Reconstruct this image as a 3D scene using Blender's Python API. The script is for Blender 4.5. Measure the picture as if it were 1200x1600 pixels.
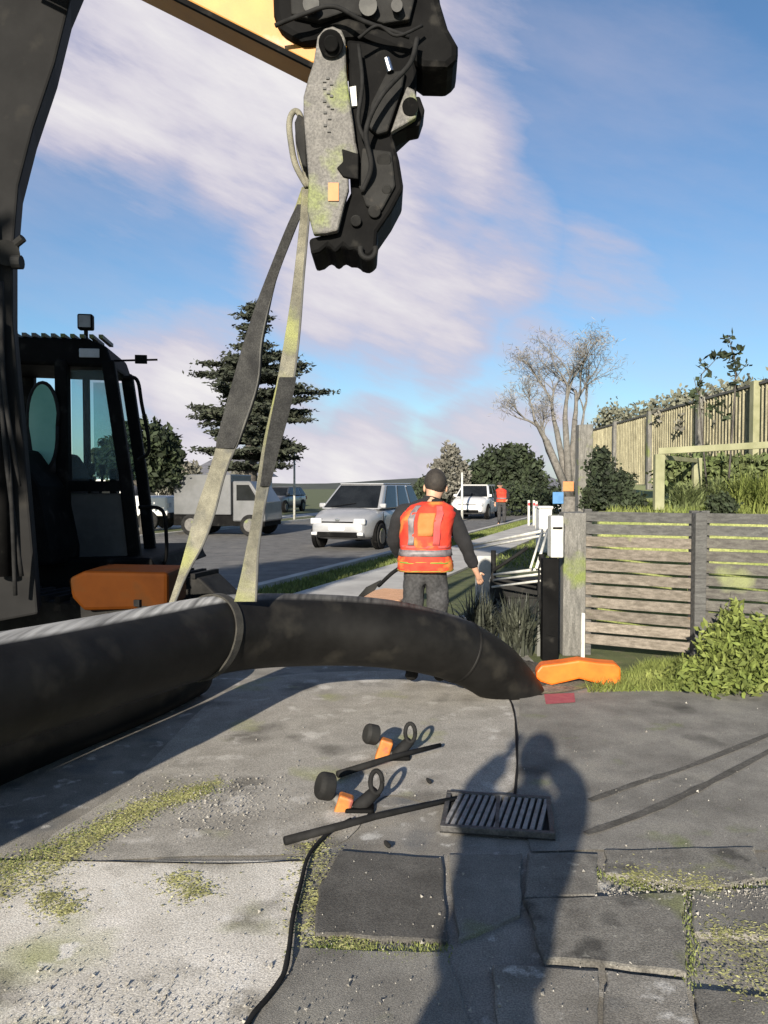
import bpy, bmesh, math, random
import numpy as np
from mathutils import Vector, Matrix, Euler
R = math.radians
random.seed(7); RNG = np.random.default_rng(11)
for o in list(bpy.data.objects): bpy.data.objects.remove(o)
scene = bpy.context.scene
COL = scene.collection

# ------------------------------------------------------------ camera
CAM_H = 1.6; F = 1230.0; PITCH = R(-2.0)
cd = bpy.data.cameras.new('camera'); cam = bpy.data.objects.new('camera', cd); COL.objects.link(cam)
cam.location = (0, 0, CAM_H); cam.rotation_euler = (R(90) + PITCH, 0, 0)
cd.sensor_fit = 'VERTICAL'; cd.sensor_height = 36; cd.lens = F / 1600 * 36
cd.clip_start = 0.05; cd.clip_end = 2000
scene.camera = cam

# ------------------------------------------------------------ light
SUN_SLOPE = 0.27; SUN_EL = R(18.5)
hd = Vector((SUN_SLOPE, 1, 0)).normalized()           # way the shadows fall
sdir = Vector((hd.x * math.cos(SUN_EL), hd.y * math.cos(SUN_EL), -math.sin(SUN_EL)))
sl = bpy.data.lights.new('sun', 'SUN'); sun = bpy.data.objects.new('sun', sl); COL.objects.link(sun)
sl.energy = 5.0; sl.angle = R(0.6); sl.color = (1.0, 0.90, 0.76)
sun.rotation_euler = sdir.to_track_quat('-Z', 'Y').to_euler(); sun.location = (-5, -15, 12)
scene.view_settings.view_transform = 'Standard'; scene.view_settings.look = 'None'
scene.view_settings.exposure = 1.0; scene.view_settings.gamma = 1

def ray(px, py):
    a = (px - 600) / F; b = -(py - 800) / F
    c, s = math.cos(PITCH), math.sin(PITCH)
    return Vector((a, c - b * s, s + b * c))
def P(px, py, d):                                      # photo pixel at depth d (metres along +y)
    r = ray(px, py); return Vector((0, 0, CAM_H)) + r * (d / r.y)
def G(px, py, z=0.0):                                  # photo pixel on the level z
    r = ray(px, py); t = (z - CAM_H) / r.z
    return Vector((r.x * t, r.y * t, z))

w = bpy.data.worlds.new('World'); scene.world = w; w.use_nodes = True
nt = w.node_tree; nt.nodes.clear(); N = nt.nodes.new; L = nt.links.new
out = N('ShaderNodeOutputWorld'); bg = N('ShaderNodeBackground'); bg.inputs['Strength'].default_value = 0.055
sky = N('ShaderNodeTexSky'); sky.sky_type = 'NISHITA'; sky.sun_disc = False
sky.sun_elevation = SUN_EL; sky.sun_rotation = math.atan2(-hd.x, -hd.y)
sky.air_density = 1.0; sky.dust_density = 0.6; sky.ozone_density = 1.8
tc = N('ShaderNodeTexCoord')
nz = N('ShaderNodeTexNoise'); nz.inputs['Scale'].default_value = 3.4; nz.inputs['Detail'].default_value = 9; nz.inputs['Roughness'].default_value = .62
mp = N('ShaderNodeMapping'); mp.inputs['Scale'].default_value = (1, 1, 4.2)
mr0 = N('ShaderNodeMapping'); mr0.inputs['Rotation'].default_value = (0, R(-20), 0)
L(tc.outputs['Generated'], mr0.inputs['Vector']); L(mr0.outputs[0], mp.inputs['Vector']); L(mp.outputs[0], nz.inputs['Vector'])
def math_node(op, a, b=None, clamp=False):
    n = N('ShaderNodeMath'); n.operation = op; n.use_clamp = clamp
    for i, v in enumerate((a, b)):
        if v is None: continue
        if isinstance(v, (int, float)): n.inputs[i].default_value = v
        else: L(v, n.inputs[i])
    return n.outputs[0]
blobs = [(240,40,230,1),(400,130,200,1.05),(120,130,130,.9),(370,230,110,1),(560,330,190,1.05),(690,330,130,.8),(640,440,150,.9),(520,450,120,.8),(700,530,90,.8),(420,240,110,1.1),
         (560,80,240,.9),(240,590,110,.9),(330,600,110,.9),(430,640,100,.8),(480,740,120,1),(580,715,90,.85),(600,745,90,.9),(690,740,90,.8),(790,690,110,.8),(860,640,80,.7),(960,720,90,.7),(300,740,130,1),(1250,760,150,.7),(720,230,90,.8),(770,400,110,.75),(830,560,90,.6),(300,600,110,1.1),(560,735,110,1.15),(940,420,110,.45)]
acc = None
for (px, py, rr, s) in blobs:
    d = ray(px, py).normalized()
    dp = N('ShaderNodeVectorMath'); dp.operation = 'DOT_PRODUCT'; dp.inputs[1].default_value = d
    nm = N('ShaderNodeVectorMath'); nm.operation = 'NORMALIZE'; L(tc.outputs['Generated'], nm.inputs[0]); L(nm.outputs[0], dp.inputs[0])
    mr = N('ShaderNodeMapRange'); mr.inputs['From Min'].default_value = math.cos(rr * 1.25 / F); mr.inputs['From Max'].default_value = math.cos(rr * .25 / F)
    mr.inputs['To Max'].default_value = s; L(dp.outputs['Value'], mr.inputs['Value'])
    acc = mr.outputs[0] if acc is None else math_node('MAXIMUM', acc, mr.outputs[0])
nm2 = math_node('MULTIPLY', math_node('SUBTRACT', nz.outputs['Fac'], 0.5), 1.7)
dens = math_node('ADD', acc, nm2)
cr = N('ShaderNodeMapRange'); cr.interpolation_type = 'SMOOTHSTEP'; cr.inputs['From Min'].default_value = .12; cr.inputs['From Max'].default_value = .95
L(dens, cr.inputs['Value'])
wisp = N('ShaderNodeTexNoise'); wisp.inputs['Scale'].default_value = 1.6; wisp.inputs['Detail'].default_value = 8; wisp.inputs['Roughness'].default_value = .6
mp2 = N('ShaderNodeMapping'); mp2.inputs['Scale'].default_value = (1, 1, 3.5); mp2.inputs['Location'].default_value = (3.1, 1.7, .4)
L(mr0.outputs[0], mp2.inputs['Vector']); L(mp2.outputs[0], wisp.inputs['Vector'])
wr = N('ShaderNodeMapRange'); wr.inputs['From Min'].default_value = .43; wr.inputs['From Max'].default_value = .8; wr.inputs['To Max'].default_value = .5
L(wisp.outputs['Fac'], wr.inputs['Value'])
mask = math_node('MAXIMUM', cr.outputs[0], wr.outputs[0], True)
cc = N('ShaderNodeMix'); cc.data_type = 'RGBA'
cc.inputs['A'].default_value = (5.4, 5.1, 6.2, 1); cc.inputs['B'].default_value = (8.3, 8.1, 8.0, 1)
shr = N('ShaderNodeMapRange'); shr.inputs['From Min'].default_value = .7; shr.inputs['From Max'].default_value = 1.35; L(dens, shr.inputs['Value']); L(shr.outputs[0], cc.inputs['Factor'])
tint = N('ShaderNodeMix'); tint.data_type = 'RGBA'; tint.blend_type = 'MULTIPLY'; tint.inputs['Factor'].default_value = 1
tint.inputs['B'].default_value = (.84, 1.08, 1.28, 1); L(sky.outputs[0], tint.inputs['A'])
mx = N('ShaderNodeMix'); mx.data_type = 'RGBA'
L(mask, mx.inputs['Factor']); L(tint.outputs['Result'], mx.inputs['A']); L(cc.outputs['Result'], mx.inputs['B'])
L(mx.outputs['Result'], bg.inputs['Color']); L(bg.outputs[0], out.inputs['Surface'])

# ------------------------------------------------------------ materials
MATS = {}
def mat(name, c1, c2=None, rough=.7, scale=8.0, metal=0.0, bump=.0, bscale=60.0, detail=6, stretch=(1,1,1), spots=None, island=0.0, trans=0.0, spec=.5, coat=0):
    if name in MATS: return MATS[name]
    m = bpy.data.materials.new(name); m.use_nodes = True; t = m.node_tree; n = t.nodes; l = t.links
    b = n['Principled BSDF']; b.inputs['Roughness'].default_value = rough; b.inputs['Metallic'].default_value = metal
    b.inputs['Specular IOR Level'].default_value = spec; b.inputs['Coat Weight'].default_value = coat
    co = n.new('ShaderNodeTexCoord'); mpn = n.new('ShaderNodeMapping'); mpn.inputs['Scale'].default_value = stretch
    l.new(co.outputs['Object'], mpn.inputs['Vector'])
    tx = n.new('ShaderNodeTexNoise'); tx.inputs['Scale'].default_value = scale; tx.inputs['Detail'].default_value = detail; tx.inputs['Roughness'].default_value = .62
    l.new(mpn.outputs[0], tx.inputs['Vector'])
    rp = n.new('ShaderNodeValToRGB'); rp.color_ramp.elements[0].position = .36; rp.color_ramp.elements[1].position = .64
    c2 = c2 or tuple(min(1, x * 1.35) for x in c1)
    rp.color_ramp.elements[0].color = (*c1, 1); rp.color_ramp.elements[1].color = (*c2, 1)
    l.new(tx.outputs['Fac'], rp.inputs['Fac']); colr = rp.outputs['Color']
    if spots:
        for (sc, lo, hi, sscale) in spots:
            t2 = n.new('ShaderNodeTexNoise'); t2.inputs['Scale'].default_value = sscale; t2.inputs['Detail'].default_value = 5
            l.new(co.outputs['Object'], t2.inputs['Vector'])
            r2 = n.new('ShaderNodeMapRange'); r2.inputs['From Min'].default_value = lo; r2.inputs['From Max'].default_value = hi
            l.new(t2.outputs['Fac'], r2.inputs['Value'])
            mxx = n.new('ShaderNodeMix'); mxx.data_type = 'RGBA'; l.new(r2.outputs[0], mxx.inputs['Factor'])
            l.new(colr, mxx.inputs['A']); mxx.inputs['B'].default_value = (*sc, 1); colr = mxx.outputs['Result']
    if island:
        g = n.new('ShaderNodeNewGeometry'); r3 = n.new('ShaderNodeMapRange'); r3.inputs['To Min'].default_value = 1 - island; r3.inputs['To Max'].default_value = 1 + island
        l.new(g.outputs['Random Per Island'], r3.inputs['Value'])
        vm = n.new('ShaderNodeVectorMath'); vm.operation = 'SCALE'; l.new(colr, vm.inputs[0]); l.new(r3.outputs[0], vm.inputs['Scale']); colr = vm.outputs[0]
    if bump >= .5:
        t4 = n.new('ShaderNodeTexNoise'); t4.inputs['Scale'].default_value = bscale * 1.6; t4.inputs['Detail'].default_value = 3; l.new(mpn.outputs[0], t4.inputs['Vector'])
        r4 = n.new('ShaderNodeMapRange'); r4.inputs['From Min'].default_value = .36; r4.inputs['From Max'].default_value = .64; r4.inputs['To Min'].default_value = .68; r4.inputs['To Max'].default_value = 1.28; l.new(t4.outputs['Fac'], r4.inputs['Value'])
        v4 = n.new('ShaderNodeVectorMath'); v4.operation = 'SCALE'; l.new(colr, v4.inputs[0]); l.new(r4.outputs[0], v4.inputs['Scale']); colr = v4.outputs[0]
    l.new(colr, b.inputs['Base Color'])
    if bump:
        tb = n.new('ShaderNodeTexNoise'); tb.inputs['Scale'].default_value = bscale * 1.7; tb.inputs['Roughness'].default_value = .7; tb.inputs['Detail'].default_value = 5
        l.new(mpn.outputs[0], tb.inputs['Vector'])
        bn = n.new('ShaderNodeBump'); bn.inputs['Strength'].default_value = bump; bn.inputs['Distance'].default_value = .005
        l.new(tb.outputs['Fac'], bn.inputs['Height']); l.new(bn.outputs[0], b.inputs['Normal'])
    if trans:
        tr = n.new('ShaderNodeBsdfTranslucent'); l.new(colr, tr.inputs['Color']); ms = n.new('ShaderNodeMixShader'); ms.inputs[0].default_value = trans
        l.new(b.outputs[0], ms.inputs[1]); l.new(tr.outputs[0], ms.inputs[2]); l.new(ms.outputs[0], n['Material Output'].inputs['Surface'])
    MATS[name] = m; return m
def glass(name, tintc, alpha=.35, rough=.05):
    m = bpy.data.materials.new(name); m.use_nodes = True; t = m.node_tree; n = t.nodes; l = t.links
    b = n['Principled BSDF']; b.inputs['Base Color'].default_value = (*tintc, 1); b.inputs['Roughness'].default_value = rough
    tr = n.new('ShaderNodeBsdfTransparent'); tr.inputs['Color'].default_value = (*[min(1, c * 2.2 + .25) for c in tintc], 1)
    ms = n.new('ShaderNodeMixShader'); ms.inputs[0].default_value = alpha
    l.new(tr.outputs[0], ms.inputs[1]); l.new(b.outputs[0], ms.inputs[2]); l.new(ms.outputs[0], n['Material Output'].inputs['Surface'])
    MATS[name] = m; return m

asphalt = mat('asphalt', (.085,.083,.08), (.14,.136,.13), .9, 3, bump=.5, bscale=120, spots=[((.17,.16,.145), .56, .72, 1.2)])
conc_light = mat('concrete_light', (.46,.435,.38), (.66,.63,.57), .9, 2.2, bump=.5, bscale=90, spots=[((.24,.225,.19), .54, .68, 3.5), ((.33,.34,.17), .56, .72, 1.4), ((.62,.60,.55), .60, .70, 8)])
conc_mid = mat('concrete_mid', (.15,.14,.12), (.27,.255,.225), .9, 2.6, bump=.6, bscale=100, spots=[((.13,.13,.125), .55, .70, 4), ((.42,.41,.38), .60, .70, 9)])
conc_dark = mat('concrete_dark', (.135,.128,.113), (.23,.22,.195), .92, 3, bump=.7, bscale=130, spots=[((.22,.21,.18), .58, .72, 3), ((.05,.048,.042), .60, .70, 1.3), ((.14,.16,.07), .60, .70, 2.1)])
slab_m = mat('slab_stone', (.115,.108,.094), (.215,.205,.18), .9, 5, bump=.8, bscale=90, spots=[((.06,.057,.05), .54, .66, 5), ((.20,.21,.10), .58, .70, 2.5), ((.30,.29,.25), .64, .72, 14)])
conc_path = mat('concrete_path', (.33,.32,.30), (.45,.44,.41), .9, 1.5, bump=.3)
soil = mat('soil', (.10,.09,.07), (.22,.20,.16), .95, 6, bump=1, bscale=30, spots=[((.12,.15,.05), .52, .66, 3)])
gravel_m = mat('gravel', (.18,.17,.15), (.34,.325,.29), .9, 30, island=.35)
turf = mat('turf', (.05,.065,.02), (.095,.11,.035), .95, 3, bump=1, bscale=50, spots=[((.13,.12,.06), .58, .72, 5)])
blade = mat('grass_blades', (.10,.14,.03), (.22,.25,.08), .8, 3, island=.35, trans=.3)
moss = mat('moss', (.25,.25,.085), (.42,.41,.17), .95, 9, bump=1, bscale=60, island=.35)
black_pe = mat('black_polyethylene', (.005,.0048,.0044), (.010,.0096,.009), .58, 5, bump=.12, bscale=25, stretch=(1,1,1), spots=[((.026,.024,.020), .54, .74, 4)], spec=.16)
webbing = mat('webbing', (.11,.105,.08), (.21,.20,.15), .85, 7, bump=.5, bscale=150, spots=[((.09,.09,.08), .55, .66, 4), ((.22,.23,.09), .52, .64, 2.2)])
web_thread = mat('webbing_edge', (.05,.05,.05), (.10,.10,.09), .9)
dark_steel = mat('dark_steel', (.012,.012,.012), (.026,.026,.025), .65, 4, bump=.3, bscale=40, spots=[((.04,.037,.033), .62, .72, 9)], spec=.08)
boom_paint = mat('boom_paint', (.012,.012,.0122), (.018,.018,.018), .7, 2, bump=.1, spec=.06, spots=[((.024,.023,.021), .6, .75, 5)])
black_paint = mat('black_paint', (.004,.004,.0042), (.008,.008,.008), .65, 4, spec=.04, bump=.2, bscale=30, spots=[((.022,.021,.019), .60, .74, 8)])
grey_steel = mat('grey_steel', (.065,.062,.057), (.12,.115,.105), .62, 7, bump=.5, bscale=50, spots=[((.10,.095,.09), .58, .68, 12), ((.12,.14,.045), .52, .62, 3)])
chrome = mat('chrome_rod', (.6,.6,.6), (.7,.7,.7), .22, 4, metal=1)
yellow_paint = mat('yellow_paint', (.36,.15,.010), (.45,.20,.018), .5, 3, bump=.1, spots=[((.45,.28,.16), .60, .72, 4)])
orange_body = mat('orange_paint', (.045,.012,.0006), (.065,.018,.001), .7, 3, spec=.08, spots=[((.03,.014,.004), .55, .70, 3)])
orange_hi = mat('orange_plastic', (.62,.11,.005), (.75,.16,.01), .5, 5, bump=.15, spots=[((.45,.18,.06), .64, .75, 6)])
red_m = mat('red_vinyl', (.30,.02,.03), (.38,.03,.04), .7)
sticker = mat('orange_sticker', (.42,.16,.05), (.48,.2,.07), .6)
rubber = mat('rubber', (.008,.008,.008), (.018,.018,.018), .8, 10, spec=.15)
white_paint = mat('white_paint', (.55,.55,.54), (.62,.62,.61), .35, 2, coat=.4)
white_steel = mat('white_steel', (.38,.38,.35), (.55,.55,.51), .5, 8, spots=[((.35,.33,.28), .6, .7, 12)])
silver_paint = mat('silver_paint', (.30,.305,.315), (.36,.365,.375), .38, 2, metal=.35, coat=.5)
gray_paint = mat('gray_paint', (.075,.078,.08), (.11,.113,.118), .4, 2, coat=.3)
car_dark = mat('dark_paint', (.03,.032,.036), (.05,.052,.056), .3, 2, coat=.5)
car_glass = mat('car_glass', (.006,.007,.008), (.014,.016,.018), .12, 1.5, spec=.22)
lamp_glass = mat('headlamp_lens', (.35,.36,.37), (.45,.46,.47), .1, 5, spec=.8)
plate_m = mat('plate', (.75,.75,.72), (.8,.8,.77), .5)
wood_old = mat('weathered_timber', (.09,.088,.08), (.18,.175,.16), .9, 5, bump=.8, bscale=30, stretch=(6,6,1), spots=[((.14,.17,.05), .55, .68, 3)])
wood_slat = mat('slat_timber', (.10,.086,.068), (.20,.175,.145), .85, 4, bump=.6, bscale=30, stretch=(1,6,10), island=.28, spots=[((.36,.17,.06), .62, .70, 1.6), ((.25,.28,.11), .62, .70, 2.3)])
wood_dark = mat('dark_timber', (.05,.05,.048), (.10,.10,.095), .85, 4, bump=.6, bscale=30, stretch=(1,6,10), island=.2)
paling_m = mat('paling_timber', (.18,.165,.105), (.30,.28,.185), .85, 5, bump=.5, bscale=30, stretch=(6,6,1), island=.18)
rail_m = mat('fence_capping', (.06,.06,.055), (.11,.11,.10), .9)
frame_m = mat('frame_timber', (.18,.185,.10), (.27,.27,.165), .85, 4, bump=.3)
vest_m = mat('vest_orange', (.44,.022,.010), (.56,.045,.018), .8, 9, bump=.4, bscale=30, spots=[((.48,.16,.03), .57, .68, 6)])
vest_pink = mat('vest_faded', (.36,.05,.05), (.48,.08,.07), .8, 9)
reflect_m = mat('reflective_tape', (.10,.085,.09), (.18,.16,.165), .5, 20)
lime_m = mat('lime_trim', (.12,.17,.02), (.18,.24,.035), .8)
jacket_m = mat('dark_cloth', (.006,.006,.007), (.014,.014,.016), .9, 10, bump=.4, bscale=40)
trouser_m = mat('trouser_cloth', (.025,.025,.026), (.045,.045,.047), .9, 8, bump=.5, bscale=30)
skin_m = mat('skin', (.42,.24,.16), (.50,.30,.20), .6, 20)
hair_m = mat('hair', (.015,.012,.010), (.03,.025,.02), .8, 30)
leaf_dark = mat('leaf_dark', (.014,.022,.010), (.035,.050,.020), .8, 1.2, island=.5, trans=.12)
leaf_cone = mat('leaf_conifer', (.020,.026,.016), (.045,.052,.032), .85, 1.2, island=.45, trans=.1)
leaf_mid = mat('leaf_mid', (.07,.10,.03), (.15,.18,.07), .8, 1.5, island=.45, trans=.2)
leaf_bright = mat('leaf_bright', (.13,.17,.035), (.25,.28,.08), .8, 2, island=.35, trans=.3)  # bright yellow green foliage colour
leaf_pale = mat('leaf_pale', (.12,.125,.085), (.22,.22,.16), .85, 1.5, island=.35, trans=.2)
leaf_grey = mat('leaf_grey', (.10,.10,.08), (.20,.19,.16), .85, 1.5, island=.4, trans=.15)
bark_dark = mat('bark_dark', (.05,.045,.04), (.10,.09,.08), .95, 8, bump=.8)
bark_pale = mat('bark_pale', (.09,.085,.075), (.17,.16,.145), .9, 8, bump=.5)
house_wall = mat('weatherboard', (.45,.44,.42), (.55,.54,.52), .8, 3)
house_dark = mat('brick_wall', (.15,.13,.12), (.24,.21,.19), .9, 14)
roof_m = mat('roof_iron', (.10,.10,.11), (.16,.16,.17), .6, 3)
iron = mat('cast_iron', (.03,.03,.03), (.07,.068,.065), .6, 20, bump=.5)
pit_m = mat('drain_dark', (.006,.006,.006), (.012,.012,.012), .9)
red_paint = mat('red_marking', (.28,.05,.07), (.34,.08,.09), .9, 25)
blue_m = mat('blue_plastic', (.05,.16,.34), (.07,.2,.4), .5)
green_glass = glass('tinted_glass', (.16,.42,.33), .55)
cab_glass = glass('cab_glass', (.25,.30,.30), .18)

# ------------------------------------------------------------ helpers
def obj(name, bm, m, parent=None, smooth=False, bevel=0.0, label=None):
    me = bpy.data.meshes.new(name)
    if isinstance(bm, bpy.types.Mesh): me = bm
    else: bmesh.ops.recalc_face_normals(bm, faces=bm.faces); bm.to_mesh(me); bm.free()
    o = bpy.data.objects.new(name, me); COL.objects.link(o)
    for mm in (m if isinstance(m, (list, tuple)) else [m]): me.materials.append(mm)
    if smooth:
        for p in me.polygons: p.use_smooth = True
    if bevel:
        b = o.modifiers.new('bevel', 'BEVEL'); b.width = bevel; b.segments = 2; b.limit_method = 'ANGLE'; b.angle_limit = R(35)
    if parent:
        o.parent = parent; o.matrix_parent_inverse = parent.matrix_basis.inverted() if False else Matrix.Identity(4)
        o.matrix_basis = parent_inv(parent)
    if label: o['label'] = label
    return o
def parent_inv(p):                                     # meshes are built in world space: undo the parents' placement
    m = Matrix.Identity(4); q = p
    while q: m = q.matrix_basis @ m; q = q.parent
    return m.inverted()
def tag(o, label, cat, group=None):
    o['label'] = label; o['category'] = cat
    if group: o['group'] = group
    return o
def struct(o): o['kind'] = 'structure'; return o
def thing(name, label, cat, loc=(0,0,0), group=None, rz=0):
    o = bpy.data.objects.new(name, None); COL.objects.link(o); o.empty_display_size = .2
    o.location = loc; o.rotation_euler = (0, 0, rz); return tag(o, label, cat, group)
def dup(root, loc, rz=0, label=None, scale=None):
    r = root.copy(); COL.objects.link(r); r.location = loc; r.rotation_euler = (0, 0, rz)
    if scale: r.scale = scale
    if label: r['label'] = label
    for ch in list(root.children):
        c = ch.copy(); COL.objects.link(c); c.parent = r
        for g in list(ch.children):
            d = g.copy(); COL.objects.link(d); d.parent = c
    return r
def box(bm, c, s, M=None):
    g = bmesh.ops.create_cube(bm, size=1); vs = g['verts']
    for v in vs:
        v.co = Vector((v.co.x * s[0], v.co.y * s[1], v.co.z * s[2])) + Vector(c)
        if M: v.co = M @ v.co
    return vs
def frame_of(d):
    d = d.normalized(); u = Vector((0, 0, 1)) if abs(d.z) < .9 else Vector((1, 0, 0))
    a = d.cross(u).normalized(); return a, a.cross(d).normalized()
def tube(bm, pts, rad, seg=8, caps=True):
    pts = [Vector(p) for p in pts]
    rad = rad if isinstance(rad, (list, tuple)) else [rad] * len(pts)
    rings = []; prev = None
    for i, p in enumerate(pts):
        d = (pts[min(i + 1, len(pts) - 1)] - pts[max(i - 1, 0)])
        if d.length < 1e-6: d = Vector((0, 0, 1))
        d.normalize()
        if prev is None: a, b = frame_of(d)
        else:
            a = (prev - d * prev.dot(d)).normalized(); b = a.cross(d).normalized()
        prev = a
        rings.append([bm.verts.new(p + (a * math.cos(t) + b * math.sin(t)) * rad[i]) for t in [2 * math.pi * k / seg for k in range(seg)]])
    for r0, r1 in zip(rings, rings[1:]):
        for k in range(seg): bm.faces.new((r0[k], r0[(k + 1) % seg], r1[(k + 1) % seg], r1[k]))
    if caps: bm.faces.new(rings[0][::-1]); bm.faces.new(rings[-1])
def bar(bm, a, b, w_, t_, up=Vector((0, 0, 1))):          # rectangular bar a->b
    a, b = Vector(a), Vector(b); d = (b - a).normalized()
    x = d.cross(up)
    if x.length < 1e-4: x = Vector((1, 0, 0))
    x.normalize(); y = x.cross(d)
    vs = [bm.verts.new(p + x * sx * w_ / 2 + y * sy * t_ / 2) for p in (a, b) for sx, sy in ((-1,-1),(1,-1),(1,1),(-1,1))]
    for f in ((0,1,2,3),(7,6,5,4),(0,4,5,1),(1,5,6,2),(2,6,7,3),(3,7,4,0)): bm.faces.new([vs[i] for i in f])
def prism(bm, poly, depth):                             # poly: list of Vector, depth: Vector
    a = [bm.verts.new(p) for p in poly]; b = [bm.verts.new(p + depth) for p in poly]; n = len(poly)
    bm.faces.new(a); bm.faces.new(b[::-1])
    for i in range(n): bm.faces.new((a[i], b[i], b[(i + 1) % n], a[(i + 1) % n]))
def pprism(bm, pts, d, thick, skew=0):                   # outline at depth d, real thickness away from the viewer
    prism(bm, [P(x, y, d) for x, y in pts], Vector((skew, thick, 0)))
def flat(name, pts, z, m, thick=0.0):                   # ground sheet / slab from photo outline or world points
    bm = bmesh.new(); vs = [Vector((p[0], p[1], z)) for p in pts]
    if thick: prism(bm, vs, Vector((0, 0, -thick)))
    else: bm.faces.new([bm.verts.new(v) for v in vs])
    bmesh.ops.triangulate(bm, faces=[f for f in bm.faces if len(f.verts) > 4])
    o = obj(name, bm, m)
    if not thick:
        for p in o.data.polygons:
            pass
        if o.data.polygons[0].normal.z < 0: o.data.flip_normals()
    return o
def gp(pts): return [G(x, y) for x, y in pts]
def smooth_poly(pts, n=6):                              # Catmull-Rom closed outline
    out_ = []; k = len(pts)
    for i in range(k):
        p0, p1, p2, p3 = [Vector(pts[(i + j - 1) % k]) for j in range(4)]
        for s in range(n):
            t = s / n
            out_.append(.5 * ((2 * p1) + (p2 - p0) * t + (2 * p0 - 5 * p1 + 4 * p2 - p3) * t * t + (3 * p1 - p0 - 3 * p2 + p3) * t ** 3))
    return out_
def smooth_line(pts, n=8):
    pts = [Vector(p) for p in pts]; ext = [2 * pts[0] - pts[1]] + pts + [2 * pts[-1] - pts[-2]]; r = []
    for i in range(len(pts) - 1):
        p0, p1, p2, p3 = ext[i:i + 4]
        for s in range(n):
            t = s / n
            r.append(.5 * ((2 * p1) + (p2 - p0) * t + (2 * p0 - 5 * p1 + 4 * p2 - p3) * t * t + (3 * p1 - p0 - 3 * p2 + p3) * t ** 3))
    r.append(pts[-1]); return r
def quads_mesh(name, cen, size, up_bias=0.0, aspect=1.8):   # many leaf faces, numpy
    n = len(cen); size = np.broadcast_to(size, (n,))
    a = RNG.normal(size=(n, 3)); a /= np.linalg.norm(a, axis=1)[:, None]
    if up_bias: a[:, 2] *= (1 - up_bias); a /= np.linalg.norm(a, axis=1)[:, None]
    b = RNG.normal(size=(n, 3)); b -= (b * a).sum(1)[:, None] * a; b /= np.linalg.norm(b, axis=1)[:, None]
    a = a * (size * aspect / 2)[:, None]; b = b * (size / 2)[:, None]
    v = np.stack([cen - a, cen - b, cen + a, cen + b], 1).reshape(-1, 3)
    return raw_mesh(name, v, 4)
def raw_mesh(name, v, k):
    n = len(v) // k; me = bpy.data.meshes.new(name)
    me.vertices.add(len(v)); me.vertices.foreach_set('co', np.asarray(v, dtype=np.float32).ravel())
    me.loops.add(n * k); me.loops.foreach_set('vertex_index', np.arange(n * k, dtype=np.int32))
    me.polygons.add(n); me.polygons.foreach_set('loop_start', np.arange(0, n * k, k, dtype=np.int32))
    me.polygons.foreach_set('loop_total', np.full(n, k, dtype=np.int32)); me.update(calc_edges=True); return me
def clumps(blist, n):                                   # blist: (center, (rx,ry,rz)); points mostly near the shell
    vol = np.array([b[1][0] * b[1][2] for b in blist]); idx = RNG.choice(len(blist), n, p=vol / vol.sum())
    c = np.array([tuple(b[0]) for b in blist])[idx]; r = np.array([b[1] for b in blist])[idx]
    d = RNG.normal(size=(n, 3)); d /= np.linalg.norm(d, axis=1)[:, None]
    return c + d * r * (RNG.random(n) ** .45)[:, None] * (1 + .22*np.sin(d[:,0]*7 + c[:,0]*3)*np.cos(d[:,2]*6 + c[:,2]*2) + .12*np.sin(d[:,1]*13+d[:,2]*11))[:, None] * RNG.uniform(.85, 1.1, n)[:, None]
def blades(name, pts, h, wd, lean=.35):                 # upright grass triangles
    n = len(pts); h = h * RNG.uniform(.5, 1.2, n); th = RNG.uniform(0, 2 * np.pi, n)
    u = np.stack([np.cos(th), np.sin(th), np.zeros(n)], 1) * (wd / 2)
    ln = RNG.normal(size=(n, 3)) * lean * h[:, None]; ln[:, 2] = h
    return raw_mesh(name, np.stack([pts - u, pts + u, pts + ln], 1).reshape(-1, 3), 3)

# ------------------------------------------------------------ ground, road, paving
def far_line(off, y0=-12, y1=160): return [(off + .35 * y0, y0), (off + .35 * y1, y1)]
bm = bmesh.new(); bmesh.ops.create_grid(bm, x_segments=2, y_segments=2, size=600)
struct(obj('ground', bm, turf))
NE = -6.12                                              # near road edge: x = NE + .35 y
def strip(name, o0, o1, z, m, y0=-14, y1=150, thick=0.0):
    a = far_line(o0, y0, y1); b = far_line(o1, y0, y1)
    return struct(flat(name, [a[0], a[1], b[1], b[0]], z, m, thick))
strip('road', NE - 9.2, NE, .008, asphalt)
strip('kerb', NE, NE + .18, .10, conc_path, thick=.10)
strip('kerb', NE - 9.38, NE - 9.2, .10, conc_path, thick=.10)
strip('footpath', NE + .9, NE + 2.5, .045, conc_path, y0=9.6, y1=150, thick=.04)
strip('footpath', NE - 13, NE - 11.4, .03, conc_path, thick=.03)
# shared apron between the camera and the worker, pieced from different pours
struct(flat('driveway', [(-6.5,-3),(5.5,-3),(5.5,5.9),(1.9,6.05),(1.35,6.6),(1.3,9.5),(-2.2,9.5),(-2.55,7.0)], .012, conc_mid))
struct(flat('concrete_apron', gp([(-500,1352),(478,1352),(468,1400),(452,1470),(440,1530),(380,1620),(300,2600),(-3500,2600)]), .020, conc_light))
mid = smooth_poly([G(x, y) for x, y in [(330,1100),(420,1062),(560,1052),(700,1058),(775,1080),(800,1110),(806,1180),(800,1240),(690,1262),(600,1250),(520,1330),(300,1344),(60,1340),(200,1230)]])
struct(flat('concrete_apron', mid, .019, conc_light if False else mat('concrete_worn', (.24,.225,.195), (.38,.36,.32), .9, 2.0, bump=.5, bscale=90, spots=[((.15,.14,.12), .54, .66, 2.0), ((.46,.44,.40), .58, .70, 5), ((.26,.27,.13), .60, .72, 1.6)])))
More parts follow.
